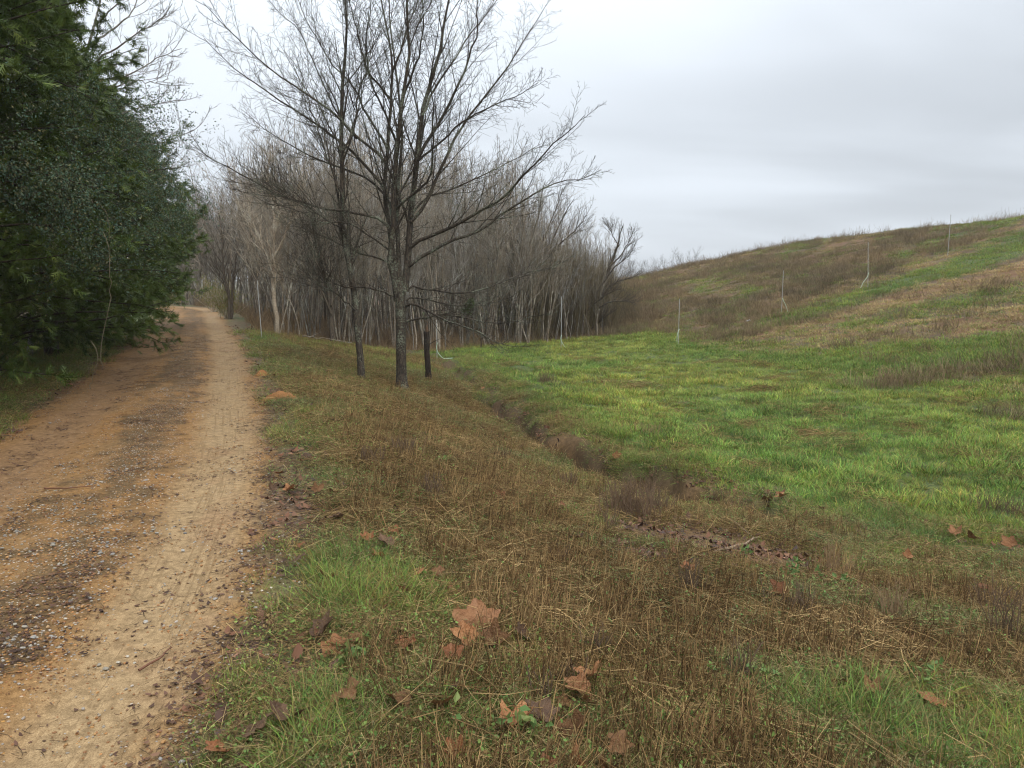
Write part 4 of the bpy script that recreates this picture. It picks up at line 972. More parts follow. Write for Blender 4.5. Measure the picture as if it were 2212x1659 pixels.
# --- tall weeds on the skyline of the slope
cx_ = rgs.uniform(6, 46, 420); cy_ = crest_y(cx_) + rgs.normal(-.5, 1.2, 420)
k = fbm(cx_, cy_, .35, 3, 443) > .47; cx_, cy_ = cx_[k], cy_[k]
C_SKY = proto_col('crest_weed', [mk(straws(10, .35, .25, .75, .012, 550 + i, [(.16, .12, .085), (.22, .17, .12)], 0, .35, True, .25), M_DRY) for i in range(4)])
ps, rt, sc, ix = lay(cx_, cy_, rgs, .1, (.5, 1.2), 4)
scatter('crest_weeds', 'thin pale weeds along the skyline of the slope', ps, rt, sc, ix, tints(cx_, cy_, rgs, (.9, .9, .9), (1.2, 1.1, 1.1), 1, 445), C_SKY)
# --- brown brush at the foot of the thicket
C_BRUSH = proto_col('brush', [mk(join(straws(22, .45, .2, 1.0, .014, 560 + i, [(.22, .165, .10), (.30, .235, .15), (.15, .11, .07)], 0, .4, True, .3), blades(40, .4, .1, .4, .012, .5, 566 + i, BROWN + BROWN + RUST[:1], .1, nseg=2)), M_DRY) for i in range(5)])
n = 4000
u = rgs.uniform(430, 1420, n); dpt = front_y(u) + rgs.uniform(-.6, 1, n) ** 2 * 1 + rgs.random(n) ** 1.6 * 20; x = (u - 1106) / FPX * dpt; y = dpt
q, _ = poly_sd(ROAD, x, y); k = (np.abs(q) > HW + .9) & ((q > 0) | (y > 48)); x, y, u = x[k], y[k], u[k]
ps, rt, sc, ix = lay(x, y, rgs, .1, (.4, 1.0), 5)
sc *= np.where(y - front_y(u) < 1.2, .55, 1.0) * np.where(u > 1230, .75, .8)
scatter('brush', 'brown dry brush and canes on the floor of the thicket', ps, rt, sc, ix, tints(x, y, rgs, (.75, .7, .68), (1.15, 1.05, .95), .4, 451), C_BRUSH)
# willow shoots to the right of the thicket
C_SHOOT = proto_col('shoots', [mk(straws(46, .55, 1.4, 3.2, .013, 580 + i, [(.16, .125, .075), (.19, .155, .09), (.14, .105, .075)], 0, .22, True, .10), M_DRY) for i in range(4)])
n = 420
u = rgs.uniform(1120, 1385, n); dpt = front_y(u) + .8 + rgs.random(n) * 16; x = (u - 1106) / FPX * dpt; y = dpt
hmax = (603 - np.interp(u, [1120, 1250, 1330, 1400], [510, 540, 600, 670])) / FPX * y + CAM_Z - H(x, y)
ps, rt, sc, ix = lay(x, y, rgs, .08, (.75, 1.05), 4); sc = np.clip(hmax / 2.9, .15, 1.5) * sc
scatter('willow_shoots', 'dense thin willow shoots at the foot of the slope', ps, rt, sc, ix, tints(x, y, rgs, (.8, .8, .75), (1.1, 1.1, 1.0), .5, 461), C_SHOOT)
# far part of the thicket: reads as one mass
def merged(root):
    parts = [c for c in root.children]; Vs, Qs, off = [], [], 0
    for c in parts:
        me = c.data; V = np.zeros(len(me.vertices) * 3, np.float32); me.vertices.foreach_get('co', V); Q = np.zeros(len(me.polygons) * 4, np.int32); me.polygons.foreach_get('vertices', Q)
        Vs.append(V.reshape(-1, 3)); Qs.append(Q.reshape(-1, 4) + off); off += len(me.vertices)
    return mesh_np('far_tree', np.concatenate(Vs), np.concatenate(Qs), None, parts[0].data.materials[0])
C_WOOD = proto_col('far_wood', [merged(PROTO[i]) for i in (0, 1, 4, 5, 7)])
n = 700
u = rgs.uniform(380, 1340, n); dpt = front_y(u) + 6 + rgs.random(n) ** .9 * 50; x = (u - 1106) / FPX * dpt; y = dpt
q, _ = poly_sd(ROAD, x, y); k = (np.abs(q) > HW + 1.2) & ((q > 0) | (y > 51)) & (rgs.random(len(x)) < 1 - .65 * sm(1020, 1150, u)); x, y, u = x[k], y[k], u[k]
want = ((603 - top_limit(u)) / FPX * y + CAM_Z + .8) * rgs.uniform(.55, .95, len(x)); want = np.minimum(want, 10.5)
ps, rt, sc, ix = lay(x, y, rgs, .03, (1, 1), 5); rt[:, :2] = rgs.normal(0, .04, (len(x), 2))
scatter('deep_thicket', 'mass of bare trees deep in the thicket', ps, rt, want / 8.0, ix, np.ones((len(x), 3)), C_WOOD)

# ------------------------------------------------------------------ cedars on the left
def cedar_meshes(seed, h, rad, nbr, nsp, lift=.0, low=.86, size=(.09, .19)):
    rg = np.random.default_rng(seed)
    # branches
    zt = rg.random(nbr) ** .85 * (h - .3 - lift) + .15 + lift
    a = rg.uniform(0, 2 * PI, nbr)
    prof = np.interp(zt / h, [0, .12, .35, .6, .85, 1], [low, min(1, low + .16), 1.0, .72, .34, .06])
    ln = rad * prof * rg.uniform(.72, 1.12, nbr)
    st = np.stack([np.zeros(nbr), np.zeros(nbr), zt], 1)
    di = np.stack([np.cos(a), np.sin(a), rg.uniform(.0, .55, nbr)], 1)
    P, Rd = grow(st, di, ln, .012 + .012 * ln / rad, 7, .09, -.03, rg, .2)
    br = Tubes(); br.add(P, Rd, 4)
    # sprays on the outer part of each branch and on side shoots
    s2 = spawn(P, Rd, ln, 6, .25, .98, R(30), R(65), .36, rg, .5, 0, True, .5, .004)
    P2, R2 = grow(s2[0], s2[1], s2[2], s2[3], 4, .12, -.02, rg, .4); br.add(P2, R2, 3)
    allP = [P2.reshape(len(P2), -1, 3)]
    def along(PP, m, t0, t1):
        k = len(PP); n = PP.shape[1] - 1; t = rg.uniform(t0, t1, (k, m)) * n; i = np.minimum(t.astype(int), n - 1); fr = (t - i)[..., None]; kk = np.arange(k)[:, None]
        return (PP[kk, i] * (1 - fr) + PP[kk, i + 1] * fr).reshape(-1, 3), unit(PP[kk, i + 1] - PP[kk, i]).reshape(-1, 3)
    pa, ta = along(P2, nsp, .1, 1.0); pb, tb = along(P, nsp * 2, .35, 1.0)
    p = np.concatenate([pa, pb]); tdir = np.concatenate([ta, tb]); n = len(p)
    outw = unit(p * [1, 1, 0] + 1e-6)
    A = unit(tdir * .6 + outw * .25 + rg.normal(0, .62, (n, 3)) + np.array([0, 0, -.18]))
    B = unit(np.cross(A, rg.normal(0, 1, (n, 3)) + np.array([0, 0, 1.2]))); C = np.cross(A, B)
    s = rg.uniform(*size, (n, 1))
    # a spray: central blade and six side blades, all narrow
    tpl = []   # (along, across, lift) of triangle corners
    def bl(x0, y0, x1, y1, w):
        dx, dy = x1 - x0, y1 - y0; l = math.hypot(dx, dy); nx, ny = -dy / l * w, dx / l * w
        return [(x0 - nx, y0 - ny, 0), (x0 + nx, y0 + ny, 0), (x1, y1, (x1 - .5) * -.12)]
    tpl += bl(0, 0, 1.0, 0, .045)
    for x0, l in ((.12, .46), (.36, .46), (.62, .34)):
        tpl += bl(x0, 0, x0 + l * .75, l * .62, .044); tpl += bl(x0 + .06, 0, x0 + .06 + l * .75, -l * .6, .044)
    tpl = np.array(tpl)
    V = p[:, None] + s[:, None] * (A[:, None] * tpl[None, :, :1] + B[:, None] * tpl[None, :, 1:2] + C[:, None] * (tpl[None, :, 2:3] + .10 * np.sin(tpl[None, :, 1:2] * 5)))
    m = len(tpl); V = V.reshape(-1, 3); T = np.arange(n * m).reshape(-1, 3)
    var = np.clip(rg.random(n) ** 2.5, 0, 1); var = np.where(rg.random(n) < .5, var * .5, var)
    fol = mesh_np('foliage', V, None, T, M_CEDAR, False, {'var': ('FLOAT', np.repeat(var, m))})
    tr = Tubes(); tp = np.stack([np.zeros(9), np.zeros(9), np.linspace(-.1, h * .97, 9)], 1); tp[1:, :2] += rg.normal(0, .03, (8, 2)); tr.add(tp, np.linspace(.15, .015, 9), 8)
    return tr.mesh('trunk', M_BARK_DARK), br.mesh('branches', M_BARK_DARK), fol
def cedar(label, x, y, ms, sc, rz, lean=0.):
    z = float(H(x, y)); o = thing('cedar_tree', label, 'tree', (x, y, z), 'cedars along the left of the road'); o.scale = sc; o.rotation_euler = (0, lean, rz)
    for nm, me in zip(('trunk', 'branches', 'foliage'), ms): put(nm, me, o)
    return o
CM = [cedar_meshes(601, 9.0, 3.2, 300, 26, .0, .72), cedar_meshes(602, 8.0, 2.9, 280, 26, .0, .66), cedar_meshes(603, 6.2, 2.3, 230, 20, .5, .40, (.12, .24))]
def road_x(y_): return float(np.interp(y_, ROAD[:, 1][:-6], ROAD[:, 0][:-6]))
for y_, off, mi, sc, rz, lb in [
    (6.0, 4.9, 0, (1, 1, 1.0), .5, 'tall dark cedar nearest the viewer at the left edge'),
    (9.2, 4.0, 1, (1.05, 1.05, 1.15), 2.1, 'second tall cedar, its boughs hanging at the left edge of the picture'),
    (12.2, 3.5, 0, (1, 1, 1.02), 4.0, 'vine-draped cedar behind the second one, reaching the top of the picture'),
    (15.5, 3.3, 1, (1, 1, 1.0), 5.6, 'middle cedar below the bare overhanging twigs'),
    (19.2, 3.1, 0, (.92, .92, .76), 1.2, 'broad cedar just before the last one over the road'),
    (24.2, 2.7, 2, (1.22, 1.22, 1.12), 3.0, 'last cedar reaching over the road, with the pointed top'),
    (27.5, 2.9, 2, (1.1, 1.1, .95), 0.3, 'low cedar hidden mostly behind the last pointed one'),
    (17.0, 6.5, 1, (1.1, 1.1, 1.0), 2.6, 'cedar in the second row behind the middle cedar'),
    (11.0, 7.5, 0, (1.1, 1.1, 1.05), 1.8, 'cedar in the second row deep at the left edge')]:
    cedar(lb, road_x(y_) - HW - off + 2.0, y_, CM[mi], sc, rz)
# honeysuckle and privet climbing through the cedars
def vine_mass():
    rg = np.random.default_rng(91)
    root = thing('honeysuckle_vine', 'blue-green honeysuckle leaves climbing over the cedars by the sky gap', 'vine', (-8.2, 13.5, 0.1)); base = np.array([-8.2, 13.5, .1])
    cs = []
    for u, v, yy, r in [(170, 260, 10.5, .6), (240, 300, 11, .7), (300, 260, 11.5, .6), (330, 330, 12, .6), (200, 400, 10.5, .7), (280, 420, 11.5, .7), (340, 420, 13, .6), (120, 420, 9.5, .6), (150, 520, 9.8, .6), (370, 470, 14, .5), (240, 520, 11, .6), (60, 330, 9, .6)]:
        p = at(u, v, yy); cs.append((p - base, r))
    C0 = np.array([c for c, _ in cs]); R0 = np.array([r for _, r in cs])
    k = rg.integers(0, len(cs), 520); st = C0[k] + unit(rg.normal(0, 1, (520, 3))) * R0[k][:, None] * rg.random((520, 1)) ** .5
    P, Rd = grow(st, rg.normal(0, 1, (520, 3)) + [0.3, -.4, .1], rg.uniform(.4, 1.0, 520), np.full(520, .0026), 8, .22, -.05, rg, .5)
    t = Tubes(); t.add(P, Rd, 3); put('stems', t.mesh('stems', M_BARK_DARK), root)
    pts = np.repeat(P.reshape(-1, 3), 4, 0) + rg.normal(0, .045, (520 * 9 * 4, 3))
    put('leaves', leaf_cloud('leaves', M_VINE, None, None, 0, .036, rg, .3, .5, pts), root)
vine_mass()
M_DEADV = mat_plain('dead_vine', (.19, .16, .11), .8, .2, 0, 12, .3)
for pts, yy, lb in [([(222, 500), (235, 545), (240, 610), (232, 680), (218, 740), (222, 790)], 9.6, 'long pale dead vine hanging down in front of the cedars'), ([(196, 735), (210, 770), (200, 815), (196, 840)], 9.0, 'short pale dead vine near the foot of the cedars'), ([(190, 430), (215, 440), (232, 470), (236, 520)], 9.8, 'pale dead vine arching under the honeysuckle')]:
    P = traced(pts, yy, .3, 20, .012, rgs); b0 = P[-1].copy(); t = Tubes(); t.add(P - b0, np.full(20, .0042), 4)
    tag(put('hanging_vine', t.mesh('hanging_vine', M_DEADV), None, tuple(b0)), lb, 'vine')
# bare tree whose upturned twigs overhang the road between the cedars and the sky
x_, y_ = road_x(15) - HW - 3.2, 15.5; z_ = float(H(x_, y_))
bare_tree('overhanging_tree', 'bare tree with pale upturned twigs reaching out beyond the cedars', [(60, 800), (80, 600), (110, 420), (150, 250), (190, 100), (220, -20), (240, -120)], 15.5, .0, 12, 3, M_PALE, 71, 8, 1.2, .4, (25, 50), (7, 3), .10,
          extra=[([(170, 160), (240, 110), (300, 70), (350, 40), (372, 8)], -1.2, 5), ([(150, 240), (230, 190), (300, 150), (350, 120), (392, 105)], -.8, 5), ([(140, 300), (220, 270), (290, 235), (340, 225), (385, 215), (400, 200)], .6, 5),
                 ([(120, 380), (220, 350), (290, 315), (340, 310), (380, 300), (420, 280)], -.6, 5), ([(115, 410), (230, 400), (310, 370), (370, 365), (410, 350)], .4, 5), ([(190, 100), (250, 60), (290, 20), (310, -40)], .7, 5),
                 ([(200, 60), (260, 0), (300, -60)], -.5, 4), ([(240, 190), (290, 175), (330, 180), (365, 170)], .2, 3.5)], basept=(x_, y_, z_))

# bushes by the far bend
for (u, v, d_, w, h, mat, lb) in [(352, 660, 39, 1.6, 2.0, M_YBUSH, 'yellow leafed bush at the end of the cedars by the far bend'), (490, 668, 33, 1.1, 1.7, M_BUSH, 'green-yellow bush on the right of the road near its bend'), (462, 650, 40, 1.3, 2.2, M_BUSH, 'pale green bush at the right of the far bend')]:
    x, y, z = at(u, v, d_); z = float(H(x, y)); o = thing('bush', lb, 'bush', (x, y, z)); rg = np.random.default_rng(int(u))
    P, Rd = grow(rg.normal(0, .08, (26, 3)) * [1, 1, 0], rg.normal(0, .35, (26, 3)) + [0, 0, 1], rg.uniform(.5, 1, 26) * h, np.full(26, .012), 5, .12, .02, rg); t = Tubes(); t.add(P, Rd, 4)
    c2 = spawn(P, Rd, np.full(26, h * .7), 7, .2, .97, R(25), R(55), .4, rg, .6); P2, R2 = grow(c2[0], c2[1], c2[2], c2[3], 3, .1, .03, rg); t.add(P2, R2, 3); put('stems', t.mesh('stems', M_TWIG), o)
    pts = np.repeat(P2.reshape(-1, 3), 3, 0); pts = pts + rg.normal(0, .07, pts.shape); put('leaves', leaf_cloud('leaves', mat, None, None, 0, .06, rg, .2, .55, pts), o)

# ------------------------------------------------------------------ far tree line behind the slope
FT = [sapling_proto('distant_tree', 900 + i, 10, M_WILLOW, 22, 1, .05, .42, .15, (9, 3)) for i in range(2)]
M_FAR = M_WILLOW
ft_first = {0, 1}
rgf = np.random.default_rng(15)
rows = [(1290 + i * 9.5 + rgf.uniform(-4, 4), rgf.uniform(548, 566)) for i in range(24)] + [(1365, 548), (1457, 540), (1470, 545), (1498, 538), (1490, 543)]
for i, (u, vt) in enumerate(rows):
    y = rgf.uniform(150, 190); x = (u - 1106) / FPX * y * 1.0; z = float(H(x, y)) if y < 140 else -2.0
    top = CAM_Z + (603 - vt) / FPX * y; sc = (top - z) / 10
    lb = 'hazy bare tree on the far skyline left of the slope crest' if i < 24 else ['hazy far tree rising just right of the willow tip', 'tallest rounded far tree above the slope edge', 'far tree touching the tallest rounded one', 'rightmost far tree above the slope edge', 'far tree close beside the rightmost one'][i - 24]
    j = i % 2
    if j in ft_first: ft_first.discard(j); o = FT[j]; o.location = (x, y, z); o.scale = (sc,) * 3; tag(o, lb, 'tree', 'far trees behind the slope')
    else: dup(FT[j], (x, y, z), rgf.uniform(0, 6), sc, lb, 'far trees behind the slope')
C_FW = proto_col('skyline', [merged(FT[0]), merged(FT[1])])
n = 520; y = rgf.uniform(170, 300, n); u = rgf.uniform(-700, 3000, n); x = (u - 1106) / FPX * y
ps = np.stack([x, y, np.full(n, -2.2)], 1); rt = np.stack([np.zeros(n), np.zeros(n), rgf.uniform(0, 6.28, n)], 1)
scatter('distant_woods', 'far grey-blue woods on the horizon', ps, rt, rgf.uniform(.55, .85, n) * y / 200, rgf.integers(0, 2, n), np.ones((n, 3)), C_FW)

# ------------------------------------------------------------------ poles with tubes
M_POLE = mat_plain('white_pole', (.36, .36, .345), .5, .4, 0, 6, .12); M_TUBE = mat_plain('green_tube', (.42, .55, .40), .4, .5, 0, 6, .1); M_CAP = mat_plain('pole_cap', (.08, .06, .05), .6)
def pole(u, vb, vt, lb, tube=None, frac=.35, y=None, tilt=0):
    if y is None: x, y, z = gp(u, vb)
    else: x, y, z = at(u, vb, y); z = float(H(x, y))
    o = thing('marker_pole', lb, 'pole', (x, y, z), 'white poles across the field and slope')
    h = (vb - vt) / FPX * y + (at(u, vb, y)[2] - z)
    t = Tubes(); P = np.array([[0, 0, -.1], [tilt * .5, 0, h * .5], [tilt, 0, h]]); t.add(P, np.full(3, .0105), 8); put('pole', t.mesh('pole', M_POLE), o)
    t = Tubes(); t.add(np.array([[tilt, 0, h - .01], [tilt, 0, h + .035]]), np.array([.013, .013]), 8); c = t.mesh('cap', M_CAP); put('cap', c, o)
    if tube is not None:
        px2m = y / FPX; pts = [np.array([.02 + tilt * frac, -.02, h * frac])]
        for du, dv in tube: pts.append(np.array([du * px2m, -.06, max(.015, h * frac - dv * px2m)]))
        P = resample(smooth_poly(pts, 6), 22)
        gz = H(P[:, 0] + x, P[:, 1] + y) - z + .015; P[:, 2] = np.maximum(P[:, 2], gz)
        t = Tubes(); t.add(P, np.full(22, .010), 7); put('tube', t.mesh('tube', M_TUBE), o)
    return o
pole(566, 740, 606, 'white pole standing before the saplings by the road edge', y=21.5, tilt=-.06)
pole(944, 776, 690, 'white pole right of the dead trunk, its tube curling on the grass', [(0, 12), (4, 24), (14, 34), (24, 37), (34, 40)], .42)
pole(1212, 752, 640, 'white pole in front of the leaning willow with a pale green tube', [(-1, 8), (4, 20), (10, 36), (13, 46)], .25)
pole(1465, 746, 645, 'white pole at the foot of the slope with a bent green tube', [(-2, 6), (-4, 20), (-2, 32), (5, 38), (12, 41)], .34)
pole(1688, 676, 585, 'white pole on the green strip halfway up the slope', [(2, 5), (7, 14), (11, 24), (12, 32)], .34)
pole(1875, 622, 525, 'white pole on the slope with its tube curving left', [(-5, 10), (-12, 20), (-16, 30), (-18, 34)], .33, tilt=-.12)
pole(2047, 556, 469, 'white pole highest on the slope, rising above the skyline', None)

# ------------------------------------------------------------------ small things
def crumpled(name, lb, cat, u, v, size, mat, seed):
    x, y, z = gp(u, v); rg = np.random.default_rng(seed); n = 9
    gx, gy = np.meshgrid(np.linspace(-1, 1, n), np.linspace(-.6, .6, n)); gz = rg.uniform(0, .7, (n, n)) * (1 - .5 * gx ** 2)
    V = np.stack([gx + rg.normal(0, .08, (n, n)), gy + rg.normal(0, .08, (n, n)), gz], -1).reshape(-1, 3) * size
    I = np.arange(n * n).reshape(n, n); Q = np.stack([I[:-1, :-1], I[:-1, 1:], I[1:, 1:], I[1:, :-1]], -1).reshape(-1, 4)
    return tag(put(name, mesh_np(name, V, Q, None, mat, False), None, (x, y, z)), lb, cat)
crumpled('plastic_litter', 'crumpled white plastic litter lying on the slope', 'litter', 1618, 696, .13, mat_plain('white_plastic', (.7, .72, .74), .4, .4), 3)
def mound(u, v, w, h, lb, seed):
    x, y, z = gp(u, v); n = 22; k = 9; V = [(0, 0, h)]; rg = np.random.default_rng(seed)
    for i in range(1, k + 1):
        t = i / k
        for j in range(n):
            a = j / n * 2 * PI; rr = w * t * (1 + .25 * math.sin(2 * a + seed) + rg.normal(0, .05)); V.append((rr * math.cos(a), rr * .8 * math.sin(a), h * (1 - t * t) ** 1.3 * rg.uniform(.85, 1.1) - .035 * t))
    T = [(0, 1 + j, 1 + (j + 1) % n) for j in range(n)]
    Q = [(1 + (i - 1) * n + j, 1 + i * n + j, 1 + i * n + (j + 1) % n, 1 + (i - 1) * n + (j + 1) % n) for i in range(1, k) for j in range(n)]
    tag(put('earth_mound', mesh_np('earth_mound', V, Q, T, M_CLAY), None, (x, y, z)), lb, 'mound')
M_CLAY = mat_plain('orange_clay', (.24, .115, .045), .9, .1, 0, 40, .35, 0, .02)
mound(608, 866, .27, .13, 'larger orange earth mound in the grass beside the road', 2)
mound(566, 812, .18, .10, 'smaller orange earth mound farther along the road edge', 5)
def stick(pts_px, r, lb, mat, name='stick', cat='stick', lift=.012, seed=1, twigs=3):
    P = np.array([gp(u, v) for u, v in pts_px]); P = resample(P, 12); P[:, 2] = H(P[:, 0], P[:, 1]) + lift + r
    rg = np.random.default_rng(seed); P[:, :2] += rg.normal(0, .006, (12, 2)); b0 = P[0].copy()
    t = Tubes(); t.add(P - b0, np.linspace(r, r * .45, 12), 6)
    if twigs:
        a = spawn((P - b0)[None], np.linspace(r, r * .45, 12)[None], np.array([np.linalg.norm(P[-1] - P[0])]), twigs, .2, .9, R(25), R(50), .25, rg, .5, .1); Q, q_ = grow(a[0], a[1], a[2], a[3], 3, .1, 0, rg); t.add(Q, q_, 4)
    tag(put(name, t.mesh(name, mat), None, tuple(b0)), lb, cat)
M_STK = mat_plain('reddish_stick', (.13, .06, .035), .7, .2, 0, 40, .3); M_STKP = mat_plain('pale_stick', (.25, .18, .12), .75, .2, 0, 40, .3)
stick([(95, 1062), (145, 1060), (198, 1058)], .007, 'thin reddish stick lying across the left wheel track', M_STK, twigs=0)
stick([(1500, 1210), (1560, 1195), (1640, 1165), (1700, 1150)], .014, 'brown stick slanting over the reddish leaf debris', M_STKP, seed=2)
stick([(1560, 1235), (1610, 1250), (1700, 1262)], .013, 'dark stick lying in the debris above the leafy weed', M_STK, seed=3)
stick([(1180, 1160), (1260, 1170), (1330, 1195), (1390, 1215)], .008, 'long pale curved stem lying among the stubble', M_STKP, seed=4)
stick([(1790, 1455), (1850, 1435), (1900, 1405)], .008, 'broken pale stalk on the flattened dead weeds, nearest the viewer', M_STKP, seed=5, twigs=0)
stick([(1980, 1440), (2040, 1405)], .006, 'straight straw-coloured stalk at the right of the flattened weeds', M_STKP, seed=6, twigs=0)
stick([(300, 1460), (350, 1430), (375, 1408)], .006, 'dark twig across the near right wheel track', M_STK, seed=7, twigs=1)
stick([(655, 738), (700, 740), (760, 750)], .02, 'fallen grey branch lying before the thicket left of the tall slim tree', M_TWIG2, 'fallen_branch', 'branch', .12, seed=8)
for u, vb, vt, lb in [(1039, 752, 733, 'short dark stake at the edge of the field, left one of two'), (1053, 745, 727, 'short dark stake at the field edge, right one of two')]:
    x, y, z = gp(u, vb); h = (vb - vt) / FPX * y; t = Tubes(); t.add(np.array([[0, 0, -.05], [.01, 0, h * .5], [.0, 0, h]]), np.array([.022, .020, .017]), 7)
    tag(put('stake', t.mesh('stake', M_BARK_DARK), None, (x, y, z)), lb, 'stake')

# --- big dead leaves ------------------------------------------------------------
def syc_leaf(seed, curl, fold):
    rg = np.random.default_rng(seed); na, nr = 60, 6; V = [(0, 0, 0)]; vein = [1.]
    lob = [(-118, .62), (-62, .88), (0, 1.0), (62, .88), (118, .62)]
    def rad(deg):
        r = 0
        for c, l in lob:
            d = abs((deg - c + 180) % 360 - 180); r = max(r, l * (1 - .42 * min(1, d / 32.) ** .9))
        r = max(r, .46) if abs(deg) < 145 else .30
        r *= 1 + .10 * abs(math.sin(deg * .19 + seed)) * (1 if abs(deg) < 140 else .2); return r
    ph = rg.uniform(0, 6, 4)
    for i in range(1, nr + 1):
        t = i / nr
        for j in range(na):
            deg = j / na * 360 - 180; r = rad(deg) * t; a = R(deg); x, y = r * math.sin(a), r * math.cos(a)
            z = curl * (x * x * 1.0 + .6 * y * y) + fold * abs(x) * .6 + .10 * math.sin(3.1 * x + ph[0]) * math.sin(2.7 * y + ph[1]) + .07 * t * t * math.sin(5 * a + ph[2])
            V.append((x, y, z)); dv = min(abs((deg - c + 180) % 360 - 180) for c, _ in lob); vein.append(1 - min(1, dv / 7.))
    T = [(0, 1 + j, 1 + (j + 1) % na) for j in range(na)]
    Q = [(1 + (i - 1) * na + j, 1 + i * na + j, 1 + i * na + (j + 1) % na, 1 + (i - 1) * na + (j + 1) % na) for i in range(1, nr) for j in range(na)]
    V = np.array(V); V[:, 2] -= V[:, 2].min()
    # stalk: a thin strip of the same mesh
    n0 = len(V); st = np.array([(-.02, -.1, V[0, 2]), (.02, -.1, V[0, 2]), (.015, -.45, V[0, 2] + .06), (-.015, -.45, V[0, 2] + .06), (.0, -.8, V[0, 2] + .16)])
    V = np.vstack([V, st]); vein += [1.] * 5; Q.append((n0, n0 + 1, n0 + 2, n0 + 3)); T.append((n0 + 3, n0 + 2, n0 + 4))
    return V, Q, T, vein
def mat_leaf(name, a, b2, vein):
    m, nt, N, L = nodes_of(name); b = NB(nt); geo = b.n('ShaderNodeTexCoord').outputs['Object']
    c = b.mix(b.ramp(b.noise(geo, 2.2, 4, .65), .35, .65), a, b2)
    c = b.mix(b.math('MULTIPLY', b.attr('vein').outputs['Fac'], .55), c, vein)
    c = b.mix(b.math('MULTIPLY', b.ramp(b.noise(geo, 14, 3, .7), .60, .70), .6), c, tuple(x * .35 for x in a))
    r = b.n('ShaderNodeObjectInfo').outputs['Random']; c = b.mix(1.0, c, b.mix(r, (.75, .72, .72), (1.2, 1.15, 1.1)), 'MULTIPLY')
    finish(b, c, .55, .16, .12, b.noise(geo, 9, 3), .5, .03); return m
ML = {'tan': mat_leaf('tan_leaf', (.20, .088, .036), (.29, .145, .064), (.33, .18, .09)), 'brown': mat_leaf('brown_leaf', (.14, .070, .030), (.20, .105, .046), (.23, .13, .06)),
      'dark': mat_leaf('dark_leaf', (.075, .045, .028), (.115, .068, .040), (.15, .095, .055)), 'red': mat_leaf('reddish_leaf', (.165, .066, .027), (.22, .095, .040), (.28, .14, .08))}
LM = {}
def leaf(u, v, size, kind, lb, var=0, rz=None, tilt=(0, 0), grp=None, lift=.03, xy=None):
    lift *= .95
    key = (kind, var)
    if key not in LM:
        V, Q, T, ve = syc_leaf(40 + var, [.25, -.2, .6, .35, .9, .1][var % 6], [.2, .5, .0, .7, .3, .9][var % 6]); LM[key] = mesh_np('leaf', V, Q, T, ML[kind], True, {'vein': ('FLOAT', ve)})
    if xy is None: x, y, z = gp(u, v)
    else: x, y = xy; z = float(H(x, y))
    o = put('fallen_leaf', LM[key], None, (x, y, z + lift), (tilt[0], tilt[1], rng.uniform(0, 6.28) if rz is None else rz), size / 1.7)
    return tag(o, lb, 'leaf', grp)
S_ = 'big fallen leaves on the verge'
leaf(1030, 1372, .25, 'tan', 'largest tan-brown fallen leaf, bottom centre, pointing away from the viewer', 0, .1, (.45, 0), S_, .05)
leaf(1012, 1412, .17, 'tan', 'pale tan leaf tucked under the left of the largest leaf', 2, 1.7, (.3, -.3), S_, .05)
leaf(1062, 1412, .17, 'brown', 'brown leaf tucked under the right of the largest leaf', 3, -1.6, (.3, .3), S_, .05)
